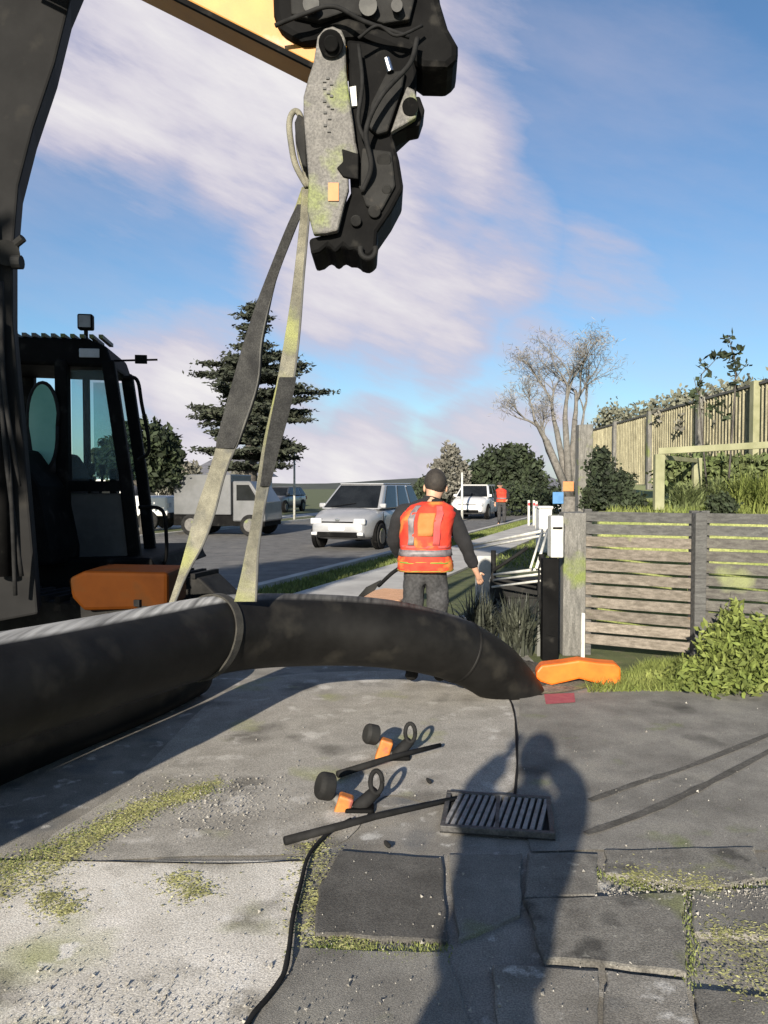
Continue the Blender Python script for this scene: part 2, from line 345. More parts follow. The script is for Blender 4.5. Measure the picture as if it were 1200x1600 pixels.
struct(flat('asphalt_footpath', gp([(812,1092),(1000,1083),(1215,1083),(1900,1083),(1900,1330),(1215,1336),(930,1335),(830,1338),(808,1250)]), .021, conc_dark))
def slab(pts, z, m, name='paving_slab'):
    w_ = gp(pts); rp_ = []
    for i in range(len(w_)):
        a, b = w_[i], w_[(i+1) % len(w_)]; n_ = max(2, int((b-a).length/.035)); nv = Vector((-(b-a).y, (b-a).x, 0)).normalized(); off = 0
        for k in range(n_):
            off = off*.7 + random.gauss(0, .0022) - (.010 if random.random() < .03 else 0); rp_.append(a.lerp(b, k/n_) + nv*(off if k else 0))
    bm = bmesh.new(); c_ = sum(rp_, Vector())/len(rp_); top = [bm.verts.new(Vector((p.x, p.y, z - .004))) for p in rp_]; inn = [bm.verts.new(Vector((p.x, p.y, z)) + (Vector((c_.x,c_.y,0)) - Vector((p.x,p.y,0))).normalized()*.008) for p in rp_]; bot = [bm.verts.new(Vector((p.x, p.y, z-.03))) for p in rp_]
    bm.faces.new(inn)
    for i in range(len(rp_)):
        j = (i+1) % len(rp_); bm.faces.new((top[i], top[j], inn[j], inn[i])); bm.faces.new((bot[i], bot[j], top[j], top[i]))
    bmesh.ops.triangulate(bm, faces=[f for f in bm.faces if len(f.verts) > 4])
    return struct(obj(name, bm, m))
def slab_old(pts, z, m, name='paving_slab'):
    o = flat(name, gp(pts), z, m, .03); b = o.modifiers.new('bevel', 'BEVEL'); b.width = .008; b.segments = 2; b.limit_method = 'ANGLE'
    return struct(o)
slab([(530,1340),(690,1352),(700,1484),(590,1480),(492,1474),(498,1398)], .034, mat('slab_charcoal', (.055,.052,.046), (.10,.095,.085), .9, 4, bump=.8, bscale=100))
slab([(700,1345),(815,1343),(812,1440),(716,1480)], .030, conc_dark)
slab([(824,1344),(934,1346),(932,1412),(818,1414)], .034, slab_m)
slab([(944,1340),(1180,1336),(1200,1384),(1100,1400),(946,1376)], .036, slab_m)
slab([(818,1420),(1066,1410),(1072,1538),(945,1522),(850,1516)], .040, slab_m)
slab([(1078,1404),(1290,1392),(1330,1480),(1084,1470)], .032, conc_dark)
slab([(945,1530),(1068,1546),(1130,1800),(945,1800)], .034, conc_mid)
slab([(1084,1560),(1330,1580),(1600,1900),(1160,1900)], .034, slab_m)
slab([(470,1492),(700,1500),(760,1700),(330,1700),(400,1590),(455,1530)], .028, conc_dark)
slab([(770,1520),(935,1530),(935,1800),(800,1800)], .031, conc_mid)
# crack, curved edge and two dark bands on the paving, built as flat strips
def joint(pts, wd=.012, z=.024, m=None, name='paving_line'):
    L_ = smooth_line([G(x, y, z) for x, y in pts], 5); bm = bmesh.new()
    prev = None
    for i, p in enumerate(L_):
        d = (L_[min(i + 1, len(L_) - 1)] - L_[max(0, i - 1)]).normalized(); s = Vector((-d.y, d.x, 0)) * wd * random.uniform(.35, .6)
        q = (bm.verts.new(p + s), bm.verts.new(p - s))
        if prev: bm.faces.new((prev[0], prev[1], q[1], q[0]))
        prev = q
    o = struct(obj(name, bm, m or rubber))
    if o.data.polygons[0].normal.z < 0: o.data.flip_normals()
conc_band = mat('dark_band', (.05,.047,.04), (.09,.085,.075), .95, 9, bump=.6)
joint([(-60,1342),(60,1344),(240,1347),(360,1349),(478,1344)], .010)
joint([(922,1250),(1000,1222),(1080,1196),(1220,1140)], .045, .026, m=conc_band)  # first of two wide dark bands across the right-hand paving
joint([(915,1302),(1010,1268),(1110,1222),(1220,1164)], .050, .026, m=conc_band)  # second of the two wide dark bands
joint([(700,1062),(770,1072),(800,1100),(808,1180),(804,1246)], .014)
struct(flat('survey_marking', gp([(850,1090),(897,1088),(899,1103),(853,1106)]), .027, red_paint))

# loose gravel, one object
pts = []
for _ in range(3400):
    z_ = random.random()
    if z_ < .35: px, py = random.gauss(190, 170), 1640 - abs(random.gauss(0, 85))
    elif z_ < .62: px, py = random.gauss(330, 70), random.gauss(1250, 25)
    elif z_ < .82: px, py = random.uniform(930, 1230), random.gauss(1398, 14)
    else: px, py = random.uniform(360, 1250), random.uniform(1080, 1600)
    if py < 1085: continue
    g = G(px, py, .024); pts.append((g.x, g.y, .026 if py < 1335 or px < 450 else .038))
pts = np.array(pts); s = RNG.uniform(.0015, .004, len(pts)) * np.where(RNG.random(len(pts)) < .12, 2.2, 1)
tv = np.array([(1,1,1),(1,-1,-1),(-1,1,-1),(-1,-1,1)], float) * .6
fc = [(0,1,2),(0,3,1),(0,2,3),(1,3,2)]
V = pts[:, None, :] + np.einsum('nij,kj->nki', np.linalg.qr(RNG.normal(size=(len(pts), 3, 3)))[0], tv) * s[:, None, None]
V = np.concatenate([V[:, f, :] for f in fc], 1).reshape(-1, 3)
o = obj('gravel', raw_mesh('gravel', V, 3), gravel_m); tag(o, 'small loose gravel scattered over the driveway', 'gravel'); o['kind'] = 'stuff'

def grass(name, label, polys, n, h, wd=.012, m=blade, z=.01, lean=.35):
    pp = []
    for (fn, k) in polys:
        for _ in range(int(n * k)): p = fn(); pp.append((p[0], p[1], p[2] if len(p) > 2 else z))
    o = obj(name, blades(name, np.array(pp), h, wd, lean), m); tag(o, label, 'grass'); o['kind'] = 'stuff'; return o
def inquad(a, b, c, d, z=0.01):
    a, b, c, d = [Vector((p[0], p[1])) for p in (a, b, c, d)]
    def f():
        u, v = random.random(), random.random(); p = (a * (1 - u) + b * u) * (1 - v) + (d * (1 - u) + c * u) * v; return (p.x, p.y, z)
    return f
def along(pts, spread):
    L_ = [G(x, y) for x, y in pts]
    def f():
        i = random.randrange(len(L_) - 1); t = random.random(); p = L_[i].lerp(L_[i + 1], t); return (p.x + random.gauss(0, spread), p.y + random.gauss(0, spread), .02)
    return f
# moss and short growth along the edge of the apron
def moss_patch(pts, label, z_top=.024):
    poly = smooth_poly([G(x, y) for x, y in pts], 5); bm = bmesh.new()
    c = sum(poly, Vector()) / len(poly)
    bm.free(); ar = max((max(p.x for p in poly)-min(p.x for p in poly))*(max(p.y for p in poly)-min(p.y for p in poly)), .01); nn = int(min(9000, 700 + ar*9000)); pp = []
    for _ in range(nn):
        k = random.randrange(len(poly)); a_, b_ = poly[k], poly[(k+1) % len(poly)]; e = a_.lerp(b_, random.random()); q = random.choice(poly)
        f = random.random()**.7; m_ = e.lerp(poly[(len(poly) - k) % len(poly)], f if random.random() < .8 else 0); pp.append((m_.x + random.gauss(0,random.choice((.015,.03,.06))), m_.y + random.gauss(0,random.choice((.015,.03,.06))), z_top + random.uniform(0,.003)))
    o = obj('moss', quads_mesh('moss', np.array(pp), .008 * RNG.uniform(.4,1.5,nn), up_bias=.3), moss)
    for v_ in o.data.vertices: v_.co.z = z_top + max(.0005, (v_.co.z - z_top)*.25)
    tag(o, label, 'moss'); o['kind'] = 'stuff'
moss_patch([(-40,1380),(90,1325),(160,1290),(220,1262),(270,1243),(340,1228),(300,1250),(230,1272),(190,1300),(110,1345),(60,1385),(-40,1420)], 'yellow green moss along the edge of the pale concrete apron')
moss_patch([(482,1330),(512,1330),(500,1380),(488,1420),(470,1430),(474,1370)], 'narrow yellow green moss beside the black hose')
moss_patch([(478,1455),(540,1462),(575,1480),(560,1495),(500,1488),(476,1480)], 'pale moss at the corner of the dark paving slab')
moss_patch([(1120,1470),(1200,1468),(1260,1480),(1262,1560),(1200,1568),(1124,1550)], 'square patch of yellow green moss at lower right', .036)
moss_patch([(985,1380),(1030,1376),(1100,1384),(1115,1398),(1060,1398),(990,1392)], 'thin moss in the joint between the paving slabs', .036)
for (x, y) in ((285,1392),(80,1420)): moss_patch([(x-14,y-12),(x+12,y-14),(x+30,y+4),(x+20,y+16),(x-10,y+10)], 'small mossy spot on the pale concrete, ' + ('nearest the hose' if x > 200 else 'nearest the left edge'))
grass('grass_tufts', 'short grass tufts growing from the paving joints', [(along([(-20,1378),(80,1335),(200,1285),(340,1232)], .05), .35), (along([(480,1490),(560,1494),(640,1500),(690,1492)], .03), .25), (along([(930,1375),(1010,1395),(1100,1400),(1230,1390)], .03), .25), (along([(1075,1410),(1080,1480),(1080,1560)], .02), .15)], 2600, .014, .006)
# lawn verges
Lq = lambda o0, o1, y0, y1, z=.01: inquad((o0 + .35*y0, y0), (o1 + .35*y0, y0), (o1 + .35*y1, y1), (o0 + .35*y1, y1), z)
grass('verge_grass', 'mown green grass verge between kerb and footpath', [(Lq(NE+.2, NE+.88, 10, 34), .5), (Lq(NE+2.55, NE+6, 15, 45), .5)], 26000, .08, .03)
FB = 6.9                                                 # depth of the slat fence line
grass('lawn_edge', 'lush grass at the foot of the slat fence', [(inquad(G(915,1085), G(1500,1085), G(1500,1052), G(960,1060)), .5), (inquad(G(975,1068), G(1400,1085), G(1350,1040), G(1010,1042)), .5)], 15000, .09, .012, leaf_bright, lean=.5)

# ------------------------------------------------------------ suspended pipe
cl = [(-4.9,-5.2,.27),(-3.9,-2.6,.55),(-3.1,-.3,.80),(-2.65,.9,.83),(-2.11,2.3,.77),(-1.67,3.42,.71),(-1.36,4.25,.675),(-1.02,4.95,.655),(-.55,5.34,.61),(0.0,5.50,.555),(.45,5.66,.43),(.76,5.84,.25),(.94,5.96,.07),(1.14,6.08,-.22)]
bm = bmesh.new(); tube(bm, smooth_line(cl, 10), [.245 - max(0, i - 80)*.0007 for i in range(len(smooth_line(cl, 10)))], 40, caps=False)
pm = black_pe.copy(); pm.name = 'dusty_sunlit_pe'; tn = pm.node_tree; nn_ = tn.nodes; pb = nn_['Principled BSDF']; src = pb.inputs['Base Color'].links[0].from_socket  # dusty streaks on the top also paint in its sunlit band
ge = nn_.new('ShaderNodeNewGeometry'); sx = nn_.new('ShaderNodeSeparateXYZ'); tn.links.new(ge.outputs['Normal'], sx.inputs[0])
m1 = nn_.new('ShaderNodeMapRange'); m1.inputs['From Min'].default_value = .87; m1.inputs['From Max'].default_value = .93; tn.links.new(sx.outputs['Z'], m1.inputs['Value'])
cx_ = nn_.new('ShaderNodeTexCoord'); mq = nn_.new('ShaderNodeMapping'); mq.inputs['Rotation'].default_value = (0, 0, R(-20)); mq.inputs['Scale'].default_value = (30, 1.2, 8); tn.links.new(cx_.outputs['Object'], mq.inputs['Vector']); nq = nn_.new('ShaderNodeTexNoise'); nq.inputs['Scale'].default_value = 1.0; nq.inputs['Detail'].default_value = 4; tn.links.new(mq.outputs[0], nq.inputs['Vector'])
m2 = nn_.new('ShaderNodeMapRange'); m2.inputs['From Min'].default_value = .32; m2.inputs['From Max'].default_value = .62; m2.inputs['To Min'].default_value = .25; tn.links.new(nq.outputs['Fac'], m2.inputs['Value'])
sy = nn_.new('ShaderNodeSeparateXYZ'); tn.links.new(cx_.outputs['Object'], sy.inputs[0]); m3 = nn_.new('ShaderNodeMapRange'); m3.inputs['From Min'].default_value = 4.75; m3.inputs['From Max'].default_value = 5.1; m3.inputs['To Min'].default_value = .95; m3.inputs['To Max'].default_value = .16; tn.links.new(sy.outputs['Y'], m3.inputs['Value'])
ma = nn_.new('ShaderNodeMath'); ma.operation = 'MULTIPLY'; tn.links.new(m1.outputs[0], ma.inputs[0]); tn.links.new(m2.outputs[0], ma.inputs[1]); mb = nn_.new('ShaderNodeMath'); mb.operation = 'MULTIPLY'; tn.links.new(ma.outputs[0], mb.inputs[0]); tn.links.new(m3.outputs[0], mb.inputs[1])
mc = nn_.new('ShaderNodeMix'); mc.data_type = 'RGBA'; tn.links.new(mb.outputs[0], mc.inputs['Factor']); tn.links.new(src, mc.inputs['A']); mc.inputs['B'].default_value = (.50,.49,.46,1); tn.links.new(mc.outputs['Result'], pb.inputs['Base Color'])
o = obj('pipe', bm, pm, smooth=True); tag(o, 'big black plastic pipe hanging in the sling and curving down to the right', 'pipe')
Lq_ = smooth_line(cl, 10)
for iy in (47, 103):
    a_ = (Lq_[iy+1] - Lq_[iy-1]).normalized(); bm = bmesh.new(); rw = .247 - max(0, iy - 80)*.0007
    tube(bm, [Lq_[iy] - a_*.014, Lq_[iy] - a_*.007, Lq_[iy] + a_*.007, Lq_[iy] + a_*.014], [rw-.004, rw+.004, rw+.004, rw-.004], 40, caps=False); wb_ = obj('weld_bead', bm, black_pe, o, smooth=True)
sm = o.modifiers.new('wall', 'SOLIDIFY'); sm.thickness = .03

bm = bmesh.new(); tube(bm, smooth_line([(-4.4,-2.2,.175),(-3.55,.2,.175),(-2.85,2.1,.175),(-2.38,3.3,.175),(-1.98,4.4,.175),(-1.62,5.3,.175),(-1.45,5.9,.175)], 8), .175, 32, caps=False)  # added pipe that blackens the shadow wedge under the hanging one
o = obj('pipe', bm, black_pe, smooth=True); tag(o, 'added thinner black pipe on the ground, filling the shadow wedge below the hanging pipe', 'pipe')
sm = o.modifiers.new('wall', 'SOLIDIFY'); sm.thickness = .02
struct(flat('dirt', smooth_poly([G(x, y) for x, y in [(690,1064),(740,1052),(830,1040),(900,1052),(930,1072),(880,1086),(820,1088),(750,1080)]]), .023, soil))

bm = bmesh.new(); c_ = G(812,1066); rg = []
for k, (rad_, h_) in enumerate(((.34,.0),(.27,.04),(.17,.08),(.07,.11))):
    rg.append([bm.verts.new((c_.x + rad_*math.cos(a)*1.25*(1+.18*math.sin(a*3+k)), c_.y + .12 + rad_*math.sin(a)*(1+.2*math.cos(a*4)), .02 + h_*random.uniform(.7,1.3))) for a in [2*math.pi*q/30 for q in range(30)]])
for r0, r1 in zip(rg, rg[1:]):
    for q in range(30): bm.faces.new((r0[q], r0[(q+1) % 30], r1[(q+1) % 30], r1[q]))
bm.faces.new(rg[-1]); o = obj('soil_heap', bm, mat('soil_dark', (.03,.027,.022), (.08,.072,.06), .95, 14, bump=1, bscale=40), smooth=True); tag(o, 'low heap of dark soil where the pipe goes into the ground', 'soil'); o['kind'] = 'stuff'

# ------------------------------------------------------------ slings
def ribbon(bm, rows, thick):                             # rows: (left point, right point)
    rows = [(Vector(a), Vector(b)) for a, b in rows]; prev = None
    A = smooth_line([r[0] for r in rows], 5); B = smooth_line([r[1] for r in rows], 5); front = []; back = []
    for i in range(len(A)):
        t = (A[min(i+1, len(A)-1)] - A[max(i-1, 0)]).normalized(); n = t.cross((B[i] - A[i]).normalized()).normalized() * thick / 2
        q = [bm.verts.new(p) for p in (A[i] + n, B[i] + n, B[i] - n, A[i] - n)]
        if prev:
            for k in range(4): bm.faces.new((prev[k], prev[(k+1) % 4], q[(k+1) % 4], q[k]))
        else: bm.faces.new(q)
        prev = q
    bm.faces.new(prev[::-1])
def sling(label, rows, edge):
    t = thing('lifting_sling', label, 'sling', rows[-1][0] if True else 0, 'webbing slings between coupler and pipe')
    bm = bmesh.new(); ribbon(bm, rows, .012); obj('strap', bm, webbing, t)
    bm = bmesh.new(); tube(bm, smooth_line([r[edge] + Vector((0, -.006, 0)) for r in rows], 5), .008, 6); obj('edge_binding', bm, web_thread, t, smooth=True)
    return t
def rws(l): return [(P(a, y, d), P(b, y, d2)) for (y, a, b, d, d2) in l]
s1 = sling('long pale webbing strap, widest and twisted halfway, leading behind the pipe', rws([
    (292,472,486,5.18,5.2),(360,448,460,5.2,5.2),(440,416,430,5.25,5.25),(530,386,409,5.3,5.22),(600,366,402,5.36,5.24),(680,344,376,5.4,5.3),
    (740,326,352,5.45,5.4),(800,306,336,5.5,5.45),(850,292,318,5.5,5.48),(900,278,291,5.5,5.5),(945,263,272,5.5,5.5)]), 1)
s2 = sling('webbing strap choked round the pipe in front, nearly vertical', rws([
    (296,472,486,5.14,5.16),(350,468,482,5.12,5.14),(440,458,474,5.08,5.1),(520,446,468,5.05,5.07),(600,432,458,5.0,5.04),(680,414,440,4.95,5.0),(740,404,424,4.9,4.95),
    (800,396,412,4.86,4.9),(860,384,404,4.84,4.86),(900,376,402,4.83,4.85),(940,366,400,4.80,4.84)]), 1)
def darken_strap(parent, l):
    bm = bmesh.new(); ribbon(bm, rws(l), .034); obj('dark_overlay', bm, mat('dark_webbing', (.012,.012,.012), (.035,.035,.033), .9, 6, bump=.6, bscale=60), parent)  # dark ribbon added over the strap to darken its middle
darken_strap(s1, [(320,464,478,5.19,5.2),(360,446,461,5.2,5.2),(440,414,431,5.25,5.25),(530,385,410,5.3,5.22),(600,365,403,5.36,5.24),(680,343,377,5.4,5.3),(700,340,368,5.42,5.32)])
darken_strap(s2, [(590,436,462,5.0,5.05),(640,426,452,4.97,5.02),(700,414,436,4.94,4.98),(760,406,420,4.89,4.93)])
# wrap round the pipe (real loop)
Lp = smooth_line(cl, 10); ci = min(range(len(Lp)), key=lambda i: abs(Lp[i].y - 4.86)); C0 = Lp[ci]; ax = (Lp[ci+2] - Lp[ci-2]).normalized()
sd = ax.cross(Vector((0, 0, 1))).normalized(); upv = sd.cross(ax).normalized()
def ring(bm, c, w_, r=.262, tilt=0.0):
    rows = []
    for k in range(25):
        a = 2 * math.pi * k / 24; v = (sd * math.cos(a) + upv * math.sin(a)) * r
        rows.append((c + v - ax * w_ / 2 + ax * tilt * math.sin(a), c + v + ax * w_ / 2 + ax * tilt * math.sin(a)))
    ribbon(bm, rows, .012)
bm = bmesh.new(); ring(bm, C0, .06, r=.253, tilt=.09); obj('choke_loop', bm, mat('webbing_muddy', (.02,.019,.016), (.05,.047,.038), .9, 7, bump=.5, bscale=120), s2)
ci2 = min(range(len(Lp)), key=lambda i: abs(Lp[i].y - 4.2)); C0b = Lp[ci2]
bm = bmesh.new(); tube(bm, [P(267, 945, 5.5), P(262, 985, 5.2)], .012, 8); obj('tail', bm, web_thread, s1)
# eye of the sling at the coupler hook
bm = bmesh.new(); tube(bm, smooth_line([P(x, y, 5.17) for x, y in [(480,292),(462,258),(455,225),(452,195),(456,178),(464,174),(470,186),(466,212),(470,245),(478,270),(482,292)]], 5), .02, 8); obj('eye', bm, webbing, s2, smooth=True)

# ------------------------------------------------------------ excavator
ex = thing('excavator', 'dark excavator with yellow arm stretching overhead, cab at left, lifting the black pipe', 'excavator', (-3.4, 7.2, 0))
bm = bmesh.new()                                        # boom: two box sections meeting at the knee
prism(bm, [P(x, y, 5.75) for x, y in [(-150,1000),(-150,700),(-140,480),(-128,300),(-40,0),(60,-240),(200,-330),(215,-250),(110,0),(86,98),(52,200),(29,290),(20,400),(20,500),(38,700),(52,860),(60,960)]], Vector((-.14, .38, 0)))
obj('boom', bm, boom_paint, ex, bevel=.02)
bm = bmesh.new(); tube(bm, [P(20,410,5.7), P(34,410,5.7)], .05, 12); tube(bm, [P(20,385,5.72), P(36,372,5.7)], .03, 10)
tube(bm, [P(10,395,5.68), P(10,395,6.2)], .09, 16); obj('knee_pin', bm, dark_steel, ex)
bm = bmesh.new(); tube(bm, [P(-12,500,5.66), P(6,900,5.66)], .065, 14); obj('boom_cylinder', bm, black_paint, ex, smooth=True)
bm = bmesh.new(); tube(bm, [P(-20,340,5.66), P(-12,505,5.66)], .035, 12); obj('cylinder_rod', bm, chrome, ex, smooth=True)
bm = bmesh.new()
for k, (a, b) in enumerate((((2,440),(30,760)), ((-4,560),(34,900)), ((8,640),(24,930)))):
    tube(bm, smooth_line([P(a[0], a[1], 5.6), P((a[0]+b[0])/2 - 10 + 6*k, (a[1]+b[1])/2, 5.52), P(b[0], b[1], 5.6)], 6), .016, 8)
obj('hydraulic_hose', bm, rubber, ex, smooth=True)
# stick
bm = bmesh.new(); prism(bm, [P(x, y, 5.05) for x, y in [(-60,-175),(286,-2),(488,100),(540,84),(560,20),(520,-20),(330,-110),(20,-290)]], Vector((.02, .34, 0)))
obj('arm', bm, yellow_paint, ex, bevel=.015)
bm = bmesh.new(); bar(bm, P(-60,-171,5.04), P(489,104,5.04), .03, .03); obj('arm_flange', bm, black_paint, ex)
# arm end casting, links and lever
bm = bmesh.new(); prism(bm, [P(x, y, 4.98) for x, y in [(424,-40),(426,20),(434,44),(470,66),(500,62),(560,58),(600,72),(640,90),(660,105),(700,106),(716,92),(716,68),(700,40),(688,0),(680,-60),(560,-120)]], Vector((.02, .40, 0)))
obj('linkage', bm, black_paint, ex, bevel=.045)
bm = bmesh.new(); prism(bm, [P(x, y, 4.93) for x, y in [(452,-30),(455,22),(500,32),(540,18),(600,36),(640,30),(650,-10),(640,-60),(520,-90)]], Vector((0, .05, 0)))
obj('side_plate', bm, dark_steel, ex, bevel=.01)
bm = bmesh.new()
bm.free()
for x, y, r in ((575,8,.055),(486,6,.05),(620,8,.035)): bm = bmesh.new(); tube(bm, [P(x, y, 4.86), P(x, y, 4.95)], r, 20); obj('pivot_pin', bm, mat('pin_steel', (.08,.08,.08), (.14,.14,.135), .5), ex)
bm = bmesh.new(); tube(bm, smooth_line([P(430,40,4.9),P(470,24,4.86),(P(520,10,4.85)),P(570,34,4.85),P(640,58,4.88)], 6), .014, 8); tube(bm, smooth_line([P(560,60,4.86),P(590,40,4.84),P(620,56,4.85),P(660,40,4.9)], 6), .010, 8)
obj('hydraulic_hose', bm, rubber, ex, smooth=True)
# coupler: left cheek plate (grey, worn), body and right ear
cheek = [(496,56),(506,44),(520,40),(534,46),(540,62),(541,110),(546,150),(552,190),(556,222),(560,240),(552,246),(544,268),(545,295),(538,320),(532,345),(528,360),(512,364),(490,366),(480,330),(482,280),(478,230),(474,180),(474,150),(482,120),(490,95)]
bm = bmesh.new(); pprism(bm, cheek, 4.92, .06); cp = obj('coupler_cheek', bm, grey_steel, ex, bevel=.012)
bm = bmesh.new(); tube(bm, [P(517,68,4.86), P(517,68,4.918)], .075, 24); tube(bm, [P(517,68,4.84), P(517,68,4.86)], .045, 20); obj('pin_boss', bm, black_paint, ex, bevel=.006)
# raised lettering worn beyond reading: short cast ridges running up the cheek
for k, (x, y) in enumerate([(507,128),(507,138),(513,146),(507,158),(513,166),(508,176),(515,186),(508,196),(514,206),(512,122),(518,132),(518,150),(519,170)]):
    bm = bmesh.new(); box(bm, P(x, y, 4.916), (.020, .008, .014 if k % 2 else .007)); obj('cast_letter', bm, mat('cast_dark', (.04,.04,.038), (.07,.07,.066), .7), cp)
bm = bmesh.new(); box(bm, P(521,300,4.915), (.065, .008, .11)); obj('warning_sticker', bm, sticker, cp)
body = [(541,60),(640,70),(652,110),(650,170),(612,205),(624,250),(631,294),(612,330),(590,362),(588,392),(576,402),(564,398),(556,390),(545,392),(536,384),(524,396),(512,384),(500,394),(486,398),(482,372),(520,362),(532,330),(548,300),(546,268),(556,246),(552,190),(545,140)]
bm = bmesh.new(); pprism(bm, body, 4.99, .42); obj('coupler_body', bm, black_paint, ex, bevel=.035)
bm = bmesh.new(); tube(bm, smooth_line([P(652,60,4.9),P(640,100,4.86),(P(596,150,4.84)),P(572,205,4.86),P(580,260,4.9),P(566,300,4.95)], 8), .016, 8); obj('hydraulic_hose', bm, rubber, ex, smooth=True)
bm = bmesh.new(); tube(bm, smooth_line([P(560,70,4.9),P(566,130,4.88),P(560,190,4.9),P(576,230,4.92)], 8), .013, 8); obj('hydraulic_hose', bm, rubber, ex, smooth=True)
for x, y, q_ in ((600,250,.045),(585,330,.04),(556,345,.035),(604,296,.03)): bm = bmesh.new(); tube(bm, [P(x,y,4.955),P(x,y,5.0)], q_, 16); obj('pivot_pin', bm, dark_steel, ex, bevel=.006)
bm = bmesh.new(); pprism(bm, [(566,230),(612,236),(618,290),(596,330),(572,322),(560,290)], 4.965, .03); obj('body_plate', bm, dark_steel, ex, bevel=.012)
bm = bmesh.new(); pprism(bm, [(604,112),(634,108),(628,140),(606,205),(590,210),(574,196),(580,160)], 4.94, .05); obj('tilt_cylinder', bm, dark_steel, ex, bevel=.012)
bm = bmesh.new(); tube(bm, [P(604,92,4.93), P(610,112,4.93)], .022, 12); obj('cylinder_rod', bm, chrome, ex)
bm = bmesh.new(); pprism(bm, [(636,134),(648,140),(654,165),(650,184),(630,196),(610,207),(616,190),(626,160)], 4.93, .05); obj('locking_lug', bm, grey_steel, ex, bevel=.01)
bm = bmesh.new(); tube(bm, [P(641,166,4.90), P(641,166,4.93)], .05, 20); obj('lug_pin', bm, black_paint, ex)
bm = bmesh.new(); pprism(bm, [(640,150),(656,150),(664,172),(656,196),(636,200),(612,212),(640,190)], 4.985, .2); obj('lug_backing', bm, black_paint, ex, bevel=.01)
bm = bmesh.new(); pprism(bm, [(546,136),(556,134),(558,165),(548,166)], 4.97, .03); obj('latch', bm, white_steel, ex)
bm = bmesh.new(); pprism(bm, [(534,232),(560,240),(560,280),(536,276),(526,262),(536,252)], 4.905, .03); obj('hook_recess', bm, black_paint, ex, bevel=.006)
bm = bmesh.new(); pprism(bm, [(466,176),(478,186),(480,262),(472,258),(462,222),(460,190)], 5.0, .12); obj('sling_hook', bm, dark_steel, ex, bevel=.012)
bm = bmesh.new()
tube(bm, [P(575 + 12*math.cos(a), 390 - 14*math.sin(a), 4.96) for a in [R(t) for t in range(-200, 21, 20)]] , .018, 10); obj('shackle', bm, dark_steel, ex, smooth=True)

# cab: built in its own frame, front towards lower right of the picture
cabM = Matrix.Translation((-3.10, 8.0, .68)) @ Matrix.Rotation(R(8), 4, 'Z') @ Matrix.Diagonal((1.08, 1.0, 1.13, 1))
CW, CD_, CH = .62, .5, 2.05
def cb(c, s): 
    bm = bmesh.new(); box(bm, c, s, cabM); return bm
def cpoly(pts, y0, y1):
    bm = bmesh.new(); prism(bm, [cabM @ Vector((x, y0, z)) for x, z in pts], (cabM.to_3x3() @ Vector((0, y1 - y0, 0)))); return bm
def cbar(lst, wdt):
    bm = bmesh.new()
    for a, b in lst: bar(bm, cabM @ Vector(a), cabM @ Vector(b), wdt, wdt)
    return bm
t_, bt = 1.92, .0
obj('cab_floor', cb((0, 0, .05), (1.22, .98, .12)), black_paint, ex, bevel=.02)
for y in (-.48, .48):
    obj('cab_pillar', cbar([((-.6, y, 0), (-.56, y, 1.86))], .13), black_paint, ex, bevel=.02)
    obj('cab_pillar', cbar([((.60, y, 0), (.50, y, .95)), ((.50, y, .93), (.37, y, 1.86))], .12), black_paint, ex, bevel=.02)
obj('cab_pillar', cbar([((-.02, -.48, .1), (-.02, -.48, 1.86))], .12), black_paint, ex, bevel=.02)
obj('cab_pillar', cbar([((-.02, .48, .1), (-.02, .48, 1.86))], .07), black_paint, ex, bevel=.02)
obj('cab_sill', cbar([((-.6,-.48,.80),(.5,-.48,.80))], .10), black_paint, ex)
roof = obj('cab_roof', cpoly([(-.66,1.82),(-.66,1.98),(-.6,2.04),(.20,2.04),(.36,1.98),(.42,1.80)], -.53, .53), black_paint, ex, bevel=.03)
bm = bmesh.new()
for k in range(12): box(bm, (-.56 + k*.08, -.30, 2.055), (.035, .5, .03), cabM)
obj('roof_grating', bm, grey_steel, roof)
bm = bmesh.new(); box(bm, (.22, -.538, 1.915), (.17, .012, .075), cabM); obj('cab_lamp', bm, lamp_glass, roof, bevel=.01)
for x in (-.50, .17):
    bm = bmesh.new(); box(bm, (x, -.42, 2.19), (.13, .10, .13), cabM); wl = obj('work_light', bm, black_paint, ex, bevel=.015)
    bm = bmesh.new(); box(bm, (x + .0, -.476, 2.19), (.10, .008, .10), cabM); obj('lens', bm, mat('lamp_dull', (.2,.2,.2), (.3,.3,.3), .3), wl)
    bm = bmesh.new(); box(bm, (x, -.42, 2.09), (.03, .03, .09), cabM); obj('bracket', bm, black_paint, wl)
obj('door_panel', cpoly([(-.12,.12),(-.12,.30),(-.3,.5),(-.3,.74),(.50,.74),(.56,.12)], -.475, -.44), gray_paint if False else mat('cab_panel', (.03,.03,.03), (.06,.06,.058), .6, 3, bump=.2), ex, bevel=.01)
obj('side_window', cpoly([(.05,.86),(.05,1.78),(.33,1.78),(.45,.95),(.46,.86)], -.47, -.462), cab_glass, ex)
obj('side_window', cpoly([(.05,.86),(.05,1.78),(.33,1.78),(.45,.95),(.46,.86)], .462, .47), cab_glass, ex)
bm = bmesh.new()
ov = [(-.17 + .13*math.cos(a)*(1.0 if math.sin(a) > 0 else .9), 1.30 + .36*(abs(math.sin(a))**.8)*(1 if math.sin(a) > 0 else -1)) for a in [2*math.pi*k/28 for k in range(28)]]
prism(bm, [cabM @ Vector((x, -.56, z)) for x, z in ov], cabM.to_3x3() @ Vector((0, .03, 0))); mr_ = obj('sliding_pane', bm, mat('pane_green', (.16,.36,.29), (.24,.46,.38), .15, 1.5, spec=.8), ex)
